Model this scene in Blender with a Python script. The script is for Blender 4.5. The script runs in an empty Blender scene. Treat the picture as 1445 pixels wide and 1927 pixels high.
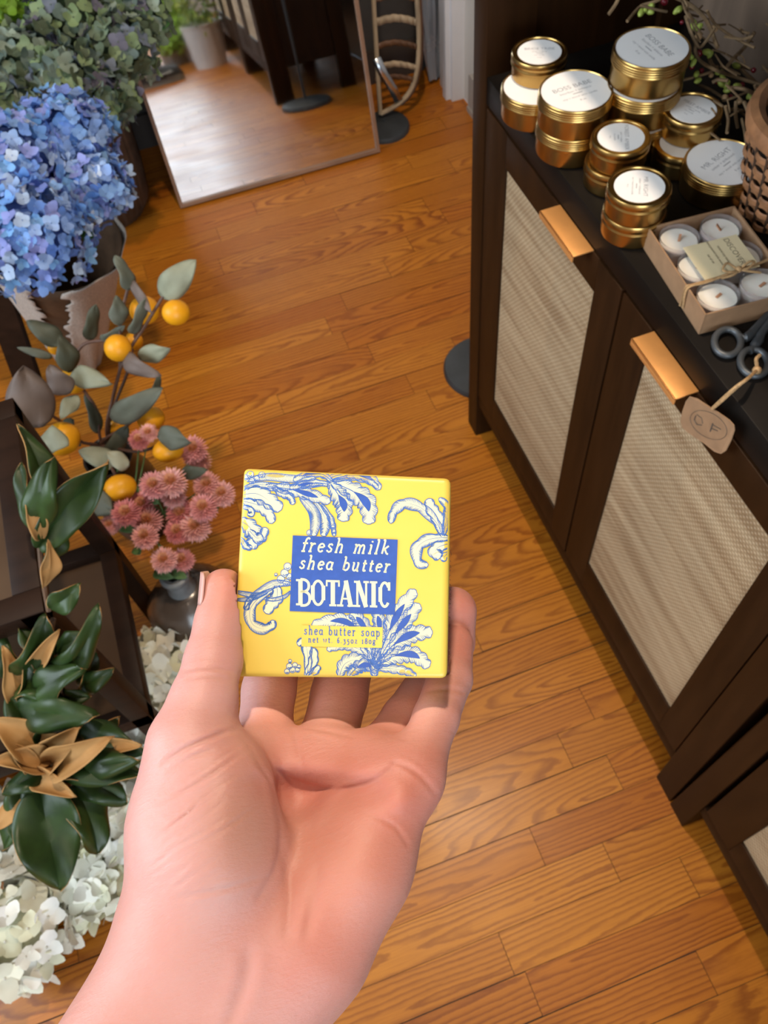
import bpy, bmesh, math, random
import numpy as np
from mathutils import Vector, Matrix, Quaternion
C = bpy.context.scene.collection
SC = bpy.context.scene
R_ = random.Random(7)
PI = math.pi
# ------------------------------------------------------------------ camera
CAM_R = np.array([[0.9390094, -0.33503972, -0.07752244],
                  [-0.32442796, -0.78829838, -0.52281178],
                  [0.1140519, 0.51607562, -0.84891585]])   # world -> camera (right, down, forward)
FPX, CX, CY, CAM_H = 1562.78, 722.5, 963.5, 1.35
EYE = np.array([0.0, 0.0, CAM_H])
cam_data = bpy.data.cameras.new('camera')
cam = bpy.data.objects.new('camera', cam_data); C.objects.link(cam)
cam_data.sensor_fit = 'VERTICAL'; cam_data.sensor_height = 36.0; cam_data.sensor_width = 27.0
cam_data.lens = FPX / 1927.0 * 36.0
cam_data.clip_start = 0.01
cm = Matrix.Identity(4)
for i in range(3):
    cm[i][0] = CAM_R[0][i]; cm[i][1] = -CAM_R[1][i]; cm[i][2] = -CAM_R[2][i]
cm[2][3] = CAM_H
cam.matrix_world = cm
cam_data.dof.use_dof = True
cam_data.dof.focus_distance = 0.298
cam_data.dof.aperture_fstop = 30.0
SC.camera = cam
SC.view_settings.view_transform = 'Standard'
SC.view_settings.look = 'None'
SC.view_settings.gamma = 1.0
SC.view_settings.use_curve_mapping = False
SC.view_settings.exposure = 0.0
# ------------------------------------------------------------------ light
def srgb(r, g, b):
    f = lambda c: (c / 255 / 12.92) if c / 255 <= 0.04045 else ((c / 255 + 0.055) / 1.055) ** 2.4
    return (f(r), f(g), f(b))
world = bpy.data.worlds.new('world'); SC.world = world; world.use_nodes = True
wb = world.node_tree.nodes['Background']
wb.inputs[0].default_value = (0.62, 0.80, 1.0, 1); wb.inputs[1].default_value = 1.0
def lamp(name, kind, loc, energy, color, size=0.1, target=None, size_y=None, spot=None, blend=0.3):
    d = bpy.data.lights.new(name, kind); d.energy = energy; d.color = color
    if kind == 'AREA':
        d.size = size
        if size_y: d.shape = 'RECTANGLE'; d.size_y = size_y
    else:
        d.shadow_soft_size = size
    if kind == 'SPOT':
        d.spot_size = spot; d.spot_blend = blend
    o = bpy.data.objects.new(name, d); C.objects.link(o); o.location = loc
    if target is not None:
        o.rotation_euler = (Vector(target) - Vector(loc)).to_track_quat('-Z', 'Y').to_euler()
    return o
WARM = (1.0, 0.77, 0.55); COOL = (0.80, 0.91, 1.0)
lamp('ceiling_spot_main', 'SPOT', (0.26, 0.72, 2.50), 94, WARM, 0.045, (0.05, 0.50, 0), spot=2.3, blend=0.7)
lamp('ceiling_spot_near', 'SPOT', (-0.35, -0.70, 2.50), 16, WARM, 0.05, (0.35, 0.05, 0), spot=1.9, blend=0.8)
lamp('window_daylight', 'AREA', (-0.45, -2.75, 1.45), 78, COOL, 1.7, (-0.35, 0, 1.0), size_y=1.5)
lamp('side_window_daylight', 'AREA', (-1.86, 0.55, 1.75), 50, COOL, 1.5, (0.3, 0.5, 0.75), size_y=1.2)
# ------------------------------------------------------------------ pixel helpers (a pixel's ray meets a plane in the room)
def ray(u, v):
    return CAM_R.T @ np.array([(u - CX) / FPX, (v - CY) / FPX, 1.0])
def on_z(u, v, z):
    d = ray(u, v); return Vector(EYE + d * ((z - EYE[2]) / d[2]))
def on_x(u, v, x):
    d = ray(u, v); return Vector(EYE + d * ((x - EYE[0]) / d[0]))
def on_y(u, v, y):
    d = ray(u, v); return Vector(EYE + d * ((y - EYE[1]) / d[1]))
def at_d(u, v, dep):
    return Vector(EYE + ray(u, v) * dep)
# ------------------------------------------------------------------ material helpers
def new_mat(name):
    m = bpy.data.materials.new(name); m.use_nodes = True
    nt = m.node_tree; b = nt.nodes['Principled BSDF']
    return m, nt, b
def nd(nt, typ, **kw):
    n = nt.nodes.new(typ)
    for k, v in kw.items():
        if k == 'ins':
            for i, x in v.items(): n.inputs[i].default_value = x
        else: setattr(n, k, v)
    return n
def mth(nt, op, a, b=None, c=None):
    n = nt.nodes.new('ShaderNodeMath'); n.operation = op
    for i, x in enumerate((a, b, c)):
        if x is None: continue
        if isinstance(x, (int, float)): n.inputs[i].default_value = x
        else: nt.links.new(x, n.inputs[i])
    return n.outputs[0]
def ramp(nt, fac, stops):
    n = nt.nodes.new('ShaderNodeValToRGB'); e = n.color_ramp.elements
    while len(e) < len(stops): e.new(0.5)
    for i, (p, col) in enumerate(stops):
        e[i].position = p; e[i].color = (*col, 1) if len(col) == 3 else col
    nt.links.new(fac, n.inputs[0]); return n.outputs[0]
def mixc(nt, fac, a, b, mode='MIX'):
    n = nt.nodes.new('ShaderNodeMix'); n.data_type = 'RGBA'; n.blend_type = mode
    for i, x in ((0, fac), (6, a), (7, b)):
        if isinstance(x, (int, float)): n.inputs[i].default_value = x
        elif isinstance(x, tuple): n.inputs[i].default_value = (*x, 1) if len(x) == 3 else x
        else: nt.links.new(x, n.inputs[i])
    return n.outputs[2]
def bump(nt, b, h, strength=0.2, dist=0.001):
    n = nt.nodes.new('ShaderNodeBump'); n.inputs['Strength'].default_value = strength; n.inputs['Distance'].default_value = dist
    nt.links.new(h, n.inputs['Height']); nt.links.new(n.outputs[0], b.inputs['Normal'])
def noise(nt, scale, detail=3, rough=0.5, vec=None):
    n = nt.nodes.new('ShaderNodeTexNoise'); n.inputs['Scale'].default_value = scale
    n.inputs['Detail'].default_value = detail; n.inputs['Roughness'].default_value = rough
    if vec is not None: nt.links.new(vec, n.inputs['Vector'])
    return n.outputs[0]
def coords(nt, scale=(1, 1, 1), rot=(0, 0, 0), kind='Object'):
    t = nt.nodes.new('ShaderNodeTexCoord'); mp = nt.nodes.new('ShaderNodeMapping')
    mp.inputs['Scale'].default_value = scale; mp.inputs['Rotation'].default_value = rot
    nt.links.new(t.outputs[kind], mp.inputs[0]); return mp.outputs[0]
def simple(name, col, rough=0.5, metal=0.0, var=0.0, scale=30, bmp=0.0, bscale=200, bdist=0.0005, stretch=(1, 1, 1), spec=None, sss=0.0, trans=0.0):
    m, nt, b = new_mat(name)
    b.inputs['Roughness'].default_value = rough; b.inputs['Metallic'].default_value = metal
    if spec is not None: b.inputs['Specular IOR Level'].default_value = spec
    b.inputs['Base Color'].default_value = (*col, 1)
    co = coords(nt, stretch)
    if var:
        n = noise(nt, scale, 4, 0.55, co)
        lo = tuple(max(0, c * (1 - var)) for c in col); hi = tuple(min(1, c * (1 + var)) for c in col)
        nt.links.new(ramp(nt, n, [(0.3, lo), (0.7, hi)]), b.inputs['Base Color'])
    if bmp: bump(nt, b, noise(nt, bscale, 3, 0.5, co), bmp, bdist)
    if sss:
        b.inputs['Subsurface Weight'].default_value = sss; b.inputs['Subsurface Radius'].default_value = (0.006, 0.003, 0.002)
        b.inputs['Subsurface Scale'].default_value = 1.0
    if trans: b.inputs['Transmission Weight'].default_value = trans
    return m
def vcol(name, rough=0.5, bmp=0.0, bscale=300, var=0.12, spec=None, trans=0.0, attr='col', back=None):
    """colour comes from the mesh's own colour attribute (what each petal or leaf is dyed)"""
    m, nt, b = new_mat(name)
    a = nd(nt, 'ShaderNodeAttribute', attribute_name=attr)
    n = noise(nt, 60, 3, 0.5, coords(nt))
    dark = mixc(nt, 1.0, a.outputs[0], (1 - var * 2, 1 - var * 2, 1 - var * 2), 'MULTIPLY')
    c = mixc(nt, n, dark, a.outputs[0])
    if back is not None:
        g = nd(nt, 'ShaderNodeNewGeometry'); c = mixc(nt, g.outputs['Backfacing'], c, back)
    nt.links.new(c, b.inputs['Base Color'])
    b.inputs['Roughness'].default_value = rough
    if spec is not None: b.inputs['Specular IOR Level'].default_value = spec
    if bmp: bump(nt, b, noise(nt, bscale, 2, 0.5, coords(nt)), bmp, 0.0004)
    if trans:
        out = nt.nodes['Material Output']; t = nd(nt, 'ShaderNodeBsdfTranslucent'); nt.links.new(c, t.inputs[0])
        mx = nd(nt, 'ShaderNodeMixShader', ins={0: trans}); nt.links.new(b.outputs[0], mx.inputs[1]); nt.links.new(t.outputs[0], mx.inputs[2])
        nt.links.new(mx.outputs[0], out.inputs[0])
    return m
# ------------------------------------------------------------------ mesh helpers
def basis(d, up=Vector((0, 0, 1))):
    d = Vector(d).normalized()
    if abs(d.dot(up)) > 0.98: up = Vector((0, 1, 0))
    x = up.cross(d).normalized(); return x, d.cross(x), d
def catmull(pts, n=6):
    P = [Vector(p) for p in pts]; out = []
    for i in range(len(P) - 1):
        p0 = P[max(i - 1, 0)]; p1 = P[i]; p2 = P[i + 1]; p3 = P[min(i + 2, len(P) - 1)]
        for k in range(n):
            t = k / n
            out.append(0.5 * ((2 * p1) + (p2 - p0) * t + (2 * p0 - 5 * p1 + 4 * p2 - p3) * t * t + (3 * p1 - p0 - 3 * p2 + p3) * t ** 3))
    out.append(P[-1]); return out
class MB:
    """collects shapes and links them as one mesh object"""
    def __init__(s): s.v = []; s.f = []; s.c = []; s.mi = []; s.col = (1, 1, 1); s.m = 0
    def add(s, vs, fs):
        o = len(s.v); s.v += [tuple(p) for p in vs]; s.f += [tuple(i + o for i in f) for f in fs]
        s.c += [s.col] * len(vs); s.mi += [s.m] * len(fs)
    def box(s, x0, x1, y0, y1, z0, z1, mat=None, bev=0.0):
        if bev:
            bm = bmesh.new(); bmesh.ops.create_cube(bm, size=1)
            for v in bm.verts:
                v.co = Vector(((x0 + x1) / 2 + v.co.x * (x1 - x0), (y0 + y1) / 2 + v.co.y * (y1 - y0), (z0 + z1) / 2 + v.co.z * (z1 - z0)))
            bmesh.ops.bevel(bm, geom=bm.edges[:], offset=bev, segments=2, profile=0.5, affect='EDGES')
            bm.verts.index_update()
            vs = [v.co.copy() for v in bm.verts]; fs = [[v.index for v in f.verts] for f in bm.faces]; bm.free()
        else:
            vs = [Vector((x, y, z)) for x in (x0, x1) for y in (y0, y1) for z in (z0, z1)]
            fs = [(0, 1, 3, 2), (4, 6, 7, 5), (0, 4, 5, 1), (2, 3, 7, 6), (0, 2, 6, 4), (1, 5, 7, 3)]
        if mat is not None: vs = [mat @ v for v in vs]
        s.add(vs, fs)
    def tube(s, pts, rad, n=8, cap=True, flat=1.0, up=Vector((0, 0, 1))):
        P = [Vector(p) for p in pts]; k = len(P)
        rs = rad if isinstance(rad, (list, tuple)) else [rad] * k
        vs = []; prev = None
        for i in range(k):
            d = (P[min(i + 1, k - 1)] - P[max(i - 1, 0)])
            if d.length < 1e-9: d = Vector((0, 0, 1))
            d.normalize()
            if prev is None: x, y, _ = basis(d, up)
            else:
                x = prev - d * prev.dot(d)
                if x.length < 1e-6: x, y, _ = basis(d, up)
                x.normalize(); y = d.cross(x)
            prev = x
            for j in range(n):
                a = 2 * PI * j / n; vs.append(P[i] + (x * math.cos(a) + y * math.sin(a) * flat) * rs[i])
        fs = [(i * n + j, i * n + (j + 1) % n, (i + 1) * n + (j + 1) % n, (i + 1) * n + j) for i in range(k - 1) for j in range(n)]
        if cap: fs += [tuple(range(n - 1, -1, -1)), tuple((k - 1) * n + j for j in range(n))]
        s.add(vs, fs)
    def lathe(s, prof, origin=(0, 0, 0), n=48, axis=None, sx=1.0, sy=1.0):
        """prof: (radius, height) pairs turned about an axis"""
        o = Vector(origin); X, Y, Z = (Vector((1, 0, 0)), Vector((0, 1, 0)), Vector((0, 0, 1))) if axis is None else basis(axis)
        vs = []
        for r, h in prof:
            for j in range(n):
                a = 2 * PI * j / n; vs.append(o + X * (r * sx * math.cos(a)) + Y * (r * sy * math.sin(a)) + Z * h)
        k = len(prof)
        fs = [(i * n + j, i * n + (j + 1) % n, (i + 1) * n + (j + 1) % n, (i + 1) * n + j) for i in range(k - 1) for j in range(n)]
        s.add(vs, fs)
    def ball(s, c, r, n=12, m=8, axis=None, stretch=1.0):
        prof = [(max(1e-5, r * math.sin(PI * i / m)), -r * stretch * math.cos(PI * i / m)) for i in range(m + 1)]
        s.lathe(prof, c, n, axis)
    def poly(s, pts): s.add(pts, [tuple(range(len(pts)))])
    def grid(s, fn, nu, nv):
        vs = [fn(i / nu, j / nv) for i in range(nu + 1) for j in range(nv + 1)]
        fs = [(i * (nv + 1) + j, (i + 1) * (nv + 1) + j, (i + 1) * (nv + 1) + j + 1, i * (nv + 1) + j + 1) for i in range(nu) for j in range(nv)]
        s.add(vs, fs)
    def build(s, name, mat, parent=None, smooth=True, sharp=40, solid=0.0, colors=False, origin=None):
        me = bpy.data.meshes.new(name)
        off = Vector((0, 0, 0))
        if parent is None and origin is not None: off = Vector(origin)
        me.from_pydata([(p[0] - off.x, p[1] - off.y, p[2] - off.z) for p in s.v], [], s.f)
        for mm in (mat if isinstance(mat, (list, tuple)) else [mat]): me.materials.append(mm)
        if any(s.mi): me.polygons.foreach_set('material_index', s.mi)
        if colors:
            ca = me.color_attributes.new('col', 'FLOAT_COLOR', 'POINT')
            ca.data.foreach_set('color', np.array([(c[0], c[1], c[2], 1.0) for c in s.c], dtype=np.float32).ravel())
        if smooth:
            me.polygons.foreach_set('use_smooth', [True] * len(me.polygons))
            if sharp and sharp < 180: me.set_sharp_from_angle(angle=math.radians(sharp))
        me.update()
        o = bpy.data.objects.new(name, me); C.objects.link(o); o.location = off
        if solid:
            md = o.modifiers.new('solid', 'SOLIDIFY'); md.thickness = solid; md.offset = 0
        if parent is not None: attach(o, parent)
        return o
def attach(o, parent):
    """children are modelled in room coordinates, so the inverse undoes the parent's own place"""
    o.parent = parent
    o.matrix_parent_inverse = Matrix.Translation(-Vector(parent.location))
def tag(o, label, cat, group=None, kind=None):
    o['label'] = label; o['category'] = cat
    if group: o['group'] = group
    if kind: o['kind'] = kind
    return o
def thing(name, label, cat, loc=(0, 0, 0), group=None):
    o = bpy.data.objects.new(name, None); C.objects.link(o); o.location = loc; o.empty_display_size = 0.02
    return tag(o, label, cat, group)
def struct(name, mb, mat, label=None, **kw):
    o = mb.build(name, mat, **kw); o['kind'] = 'structure'
    return o
# ------------------------------------------------------------------ materials of the room
def floor_mat():
    m, nt, b = new_mat('oak_floor')
    L = nt.links.new
    a = nd(nt, 'ShaderNodeAttribute', attribute_name='col'); sp = nd(nt, 'ShaderNodeSeparateColor'); L(a.outputs[0], sp.inputs[0])
    r, g, bl = sp.outputs
    uv = nd(nt, 'ShaderNodeUVMap', uv_map='UVMap'); sx = nd(nt, 'ShaderNodeSeparateXYZ'); L(uv.outputs[0], sx.inputs[0])
    x, y = sx.outputs[0], sx.outputs[1]
    cb = nd(nt, 'ShaderNodeCombineXYZ')
    L(mth(nt, 'MULTIPLY_ADD', r, 37.0, x), cb.inputs[0]); L(mth(nt, 'MULTIPLY_ADD', g, 11.0, y), cb.inputs[1]); L(bl, cb.inputs[2])
    P = cb.outputs[0]
    def scaled(v, s):
        n = nd(nt, 'ShaderNodeMapping'); n.inputs['Scale'].default_value = s; L(v, n.inputs[0]); return n.outputs[0]
    wob = noise(nt, 1.0, 2, 0.5, scaled(P, (3.2, 17, 5)))
    wob2 = noise(nt, 1.0, 3, 0.6, scaled(P, (40, 120, 5)))
    yy = mth(nt, 'ADD', y, mth(nt, 'MULTIPLY', mth(nt, 'SUBTRACT', g, 0.5), 0.07))
    yy = mth(nt, 'ADD', yy, mth(nt, 'MULTIPLY', mth(nt, 'SUBTRACT', wob, 0.5), 0.024))
    h = mth(nt, 'MULTIPLY', mth(nt, 'SUBTRACT', x, mth(nt, 'MULTIPLY', bl, 0.5)), mth(nt, 'MULTIPLY', mth(nt, 'SUBTRACT', r, 0.42), 0.26))
    h = mth(nt, 'ADD', h, mth(nt, 'MULTIPLY', mth(nt, 'SUBTRACT', wob, 0.5), 0.045))
    rad = mth(nt, 'SQRT', mth(nt, 'ADD', mth(nt, 'MULTIPLY', yy, yy), mth(nt, 'MULTIPLY', h, h)))
    ph = mth(nt, 'ADD', mth(nt, 'MULTIPLY', rad, 140.0), mth(nt, 'MULTIPLY', wob2, 0.55))
    saw = mth(nt, 'FRACT', ph)
    rings = ramp(nt, saw, [(0.0, (0, 0, 0)), (0.45, (.12, .12, .12)), (0.80, (1, 1, 1)), (0.92, (.8, .8, .8)), (1.0, (0, 0, 0))])
    pores = noise(nt, 1.0, 3, 0.6, scaled(P, (14, 900, 1)))
    patch = noise(nt, 1.0, 3, 0.5, scaled(P, (3, 22, 1)))
    big = noise(nt, 1.7, 2, 0.5, coords(nt))
    base = ramp(nt, bl, [(0.0, (0.46, 0.145, 0.010)), (0.35, (0.51, 0.180, 0.014)), (0.7, (0.57, 0.215, 0.020)), (1.0, (0.48, 0.152, 0.010))])
    base = mixc(nt, patch, mixc(nt, 1.0, base, (0.78, 0.72, 0.62), 'MULTIPLY'), base)
    dk = mixc(nt, 1.0, base, (0.40, 0.26, 0.13), 'MULTIPLY')
    gs = mth(nt, 'MULTIPLY', rings, mth(nt, 'MULTIPLY_ADD', patch, 0.9, 0.25))
    c = mixc(nt, gs, base, dk)
    c = mixc(nt, mth(nt, 'MULTIPLY', ramp(nt, pores, [(0.45, (0, 0, 0)), (0.75, (1, 1, 1))]), 0.45), c, dk)
    c = mixc(nt, mth(nt, 'MULTIPLY', big, 0.25), c, mixc(nt, 1.0, c, (0.75, 0.66, 0.55), 'MULTIPLY'))
    L(c, b.inputs['Base Color'])
    L(ramp(nt, noise(nt, 6, 3, 0.5, coords(nt)), [(0.3, (.34, .34, .34)), (0.7, (.46, .46, .46))]), b.inputs['Roughness'])
    b.inputs['Specular IOR Level'].default_value = 0.35
    b.inputs['Coat Weight'].default_value = 0.08; b.inputs['Coat Roughness'].default_value = 0.22
    bump(nt, b, mth(nt, 'MULTIPLY_ADD', pores, 0.4, mth(nt, 'MULTIPLY', rings, -0.25)), 0.12, 0.0006)
    return m
def cane_mat():
    m, nt, b = new_mat('woven_cane')
    L = nt.links.new
    t = nd(nt, 'ShaderNodeTexCoord'); s = nd(nt, 'ShaderNodeSeparateXYZ'); L(t.outputs['Object'], s.inputs[0])
    y, z = s.outputs[1], s.outputs[2]
    row = mth(nt, 'FLOOR', mth(nt, 'MULTIPLY', z, 230.0))
    off = mth(nt, 'MULTIPLY', mth(nt, 'MODULO', row, 2.0), PI)
    sy = mth(nt, 'SINE', mth(nt, 'MULTIPLY_ADD', y, 2 * PI * 150, off)); sz = mth(nt, 'SINE', mth(nt, 'MULTIPLY', z, 2 * PI * 115.0))
    h = mth(nt, 'MULTIPLY', mth(nt, 'MULTIPLY_ADD', sy, 0.42, 0.58), mth(nt, 'POWER', mth(nt, 'ABSOLUTE', sz), 0.7))
    st = noise(nt, 1.0, 4, 0.6, coords(nt, (1, 4, 48))); st2 = noise(nt, 1.0, 3, 0.6, coords(nt, (1, 90, 6))); blot = noise(nt, 7, 3, 0.5, coords(nt))
    base = ramp(nt, st, [(0.34, (0.25, 0.145, 0.066)), (0.50, (0.43, 0.30, 0.17)), (0.66, (0.55, 0.41, 0.25))])
    base = mixc(nt, mth(nt, 'MULTIPLY', blot, 0.45), base, (0.35, 0.25, 0.145))
    base = mixc(nt, mth(nt, 'MULTIPLY', st2, 0.25), base, (0.33, 0.25, 0.15))
    c = mixc(nt, ramp(nt, h, [(0.0, (0.8, 0.8, 0.8)), (0.32, (0.0, 0.0, 0.0))]), base, (0.17, 0.115, 0.06))
    hi = ramp(nt, h, [(0.6, (0, 0, 0)), (1.0, (0.6, 0.6, 0.6))])
    c = mixc(nt, hi, c, (0.60, 0.49, 0.35))
    L(c, b.inputs['Base Color']); b.inputs['Roughness'].default_value = 0.6
    bump(nt, b, h, 0.5, 0.0012)
    return m
M_floor = floor_mat(); M_cane = cane_mat()
M_seam = simple('floor_seam', (0.020, 0.009, 0.004), 0.8)
M_wall = simple('painted_wall', (0.50, 0.47, 0.43), 0.75, var=0.06, scale=3, bmp=0.05)
M_white = simple('white_trim_paint', (0.60, 0.60, 0.62), 0.45, var=0.05, scale=8)
M_ceil = simple('ceiling_paint', (0.72, 0.70, 0.66), 0.8, var=0.03, scale=2)
M_esp = simple('espresso_wood', (0.024, 0.0095, 0.0030), 0.5, var=0.25, scale=9, stretch=(6, 6, 0.6), bmp=0.04, bscale=90, spec=0.10)
M_espt = simple('espresso_top', (0.009, 0.0072, 0.006), 0.42, var=0.45, scale=14, stretch=(1, 0.35, 1), bmp=0.05, bscale=120, spec=0.06)
M_black = simple('black_paint', (0.012, 0.012, 0.013), 0.5, var=0.2)
M_copper = simple('brushed_copper', (0.80, 0.38, 0.12), 0.42, 0.55, var=0.06, scale=40, bmp=0.03)
M_gold = simple('gold_tin', (0.46, 0.285, 0.092), 0.29, 1.0, var=0.05, scale=20, bmp=0.015, bscale=60)
M_label = simple('white_paper_label', (0.87, 0.87, 0.87), 0.55, var=0.02)
M_print = simple('grey_print', (0.30, 0.31, 0.33), 0.6)
M_print2 = simple('dark_print', (0.07, 0.06, 0.05), 0.6)
M_mirror, _nt, _b = new_mat('mirror_glass')
_b.inputs['Base Color'].default_value = (0.86, 0.88, 0.88, 1); _b.inputs['Metallic'].default_value = 1.0
_nt.links.new(ramp(_nt, noise(_nt, 5, 4, 0.6, coords(_nt)), [(0.35, (.015, .015, .015)), (0.8, (.06, .06, .06))]), _b.inputs['Roughness'])
M_glass, _nt, _b = new_mat('clear_glass')
_b.inputs['Base Color'].default_value = (0.95, 0.97, 0.97, 1); _b.inputs['Roughness'].default_value = 0.02; _b.inputs['Transmission Weight'].default_value = 1.0; _b.inputs['IOR'].default_value = 1.2
_nt.links.new(ramp(_nt, noise(_nt, 9, 2, 0.5, coords(_nt)), [(0.3, (.01, .01, .01)), (0.8, (.05, .05, .05))]), _b.inputs['Roughness'])
# ------------------------------------------------------------------ floor
XL, XR, YB, YF, ZC = -1.75, 0.83, -2.62, 2.175, 2.62
PW, POFF = 0.05786, 0.0275
def build_floor():
    rr = random.Random(5)
    known = {0: [0.0945], 1: [], 2: [0.197], 3: [0.357], 4: [0.300], -1: [], -2: [0.345]}
    vs, fs, mi, uv, col = [], [], [], [], []
    def quad(x0, x1, y0, y1, z, k, c):
        o = len(vs); vs.extend([(x0, y0, z), (x1, y0, z), (x1, y1, z), (x0, y1, z)]); fs.append((o, o + 1, o + 2, o + 3)); mi.append(k)
        hw = (y1 - y0) / 2; l = x1 - x0
        uv.extend([(0, -hw), (l, -hw), (l, hw), (0, hw)]); col.extend([c] * 4)
    quad(XL, XR, YB, YF, -0.0012, 1, (0, 0, 0, 1))
    k0 = int(math.floor((YB - POFF) / PW)); k1 = int(math.ceil((YF - POFF) / PW))
    for k in range(k0, k1 + 1):
        y0 = POFF + k * PW; y1 = y0 + PW
        y0c, y1c = max(y0, YB), min(y1, YF)
        if y1c - y0c < 0.003: continue
        js = sorted(known.get(k, [])) or [XL + rr.uniform(0.1, 0.9)]
        lo = js[0]; hi = js[-1]
        while lo > XL + 0.3: lo -= rr.uniform(0.28, 0.85); js.append(lo)
        while hi < XR - 0.2: hi += rr.uniform(0.28, 0.85); js.append(hi)
        js = sorted([j for j in js if XL < j < XR]); xs = [XL] + js + [XR]
        for a, b in zip(xs[:-1], xs[1:]):
            g = 0.0005 + (0.0008 if rr.random() < 0.35 else 0)
            quad(a + 0.0004, b - 0.0004, y0c + g * 0.5, y1c - g, rr.uniform(-0.0002, 0), 0, (rr.random(), rr.random(), rr.random(), 1))
    me = bpy.data.meshes.new('floor'); me.from_pydata(vs, [], fs)
    me.materials.append(M_floor); me.materials.append(M_seam); me.polygons.foreach_set('material_index', mi)
    ul = me.uv_layers.new(name='UVMap'); ul.data.foreach_set('uv', np.array(uv, dtype=np.float32).ravel())
    ca = me.color_attributes.new('col', 'FLOAT_COLOR', 'POINT'); ca.data.foreach_set('color', np.array(col, dtype=np.float32).ravel())
    o = bpy.data.objects.new('floor', me); C.objects.link(o); o['kind'] = 'structure'
build_floor()
# ------------------------------------------------------------------ walls, window behind the photographer, door casing
mb = MB(); mb.box(XL, XR, YB, YF, ZC, ZC + 0.05); struct('ceiling', mb, M_ceil)
mb = MB(); mb.box(XR, XR + 0.06, YB, YF, 0, ZC); struct('wall_right', mb, M_wall)
mb = MB(); VY0, VY1, VZ0, VZ1 = -0.25, 1.35, 1.05, 2.4
mb.box(XL - 0.06, XL, YB, VY0, 0, ZC); mb.box(XL - 0.06, XL, VY1, YF, 0, ZC); mb.box(XL - 0.06, XL, VY0, VY1, 0, VZ0); mb.box(XL - 0.06, XL, VY0, VY1, VZ1, ZC); struct('wall_left', mb, M_wall)
wf = MB()
for a, b in ((VY0, VY0 + 0.05), (VY1 - 0.05, VY1), (0.53, 0.57)): wf.box(XL - 0.05, XL - 0.01, a, b, VZ0, VZ1)
for a, b in ((VZ0, VZ0 + 0.05), (VZ1 - 0.05, VZ1)): wf.box(XL - 0.05, XL - 0.01, VY0 + 0.05, VY1 - 0.05, a, b)
struct('window_2', wf, M_white)
mb = MB(); mb.box(XL - 0.06, XR + 0.06, YF, YF + 0.06, -0.02, ZC); struct('wall_front', mb, simple('dark_wall', (0.055, 0.05, 0.047), 0.7, var=0.1))
WX0, WX1, WZ0, WZ1 = -1.2, 0.5, 0.70, 2.2
mb = MB()
mb.box(XL - 0.06, WX0, YB - 0.06, YB, 0, ZC); mb.box(WX1, XR + 0.06, YB - 0.06, YB, 0, ZC)
mb.box(WX0, WX1, YB - 0.06, YB, 0, WZ0); mb.box(WX0, WX1, YB - 0.06, YB, WZ1, ZC); struct('wall_back', mb, M_wall)
wf = MB()
for a, b in ((WX0, WX0 + 0.05), (WX1 - 0.05, WX1), (-0.375, -0.325)): wf.box(a, b, YB - 0.05, YB - 0.01, WZ0, WZ1)
for a, b in ((WZ0, WZ0 + 0.05), (WZ1 - 0.05, WZ1)): wf.box(WX0 + 0.05, WX1 - 0.05, YB - 0.05, YB - 0.01, a, b)
win = struct('window_1', wf, M_white)
mb = MB(); mb.box(XL, 0.78, YF - 0.014, YF, -0.002, 0.09); struct('leak_cover_front', mb, simple('dark_leak_cover', (0.05, 0.04, 0.035), 0.5))  # strip added to cover light leaking in under the wall
mb = MB(); mb.box(XR - 0.012, XR, 1.00, 1.93, 0, 0.10); mb.box(XR - 0.016, XR, 1.00, 1.93, 0.0, 0.014); struct('baseboard_right', mb, simple('grey_baseboard', (0.30, 0.27, 0.24), 0.5))
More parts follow.
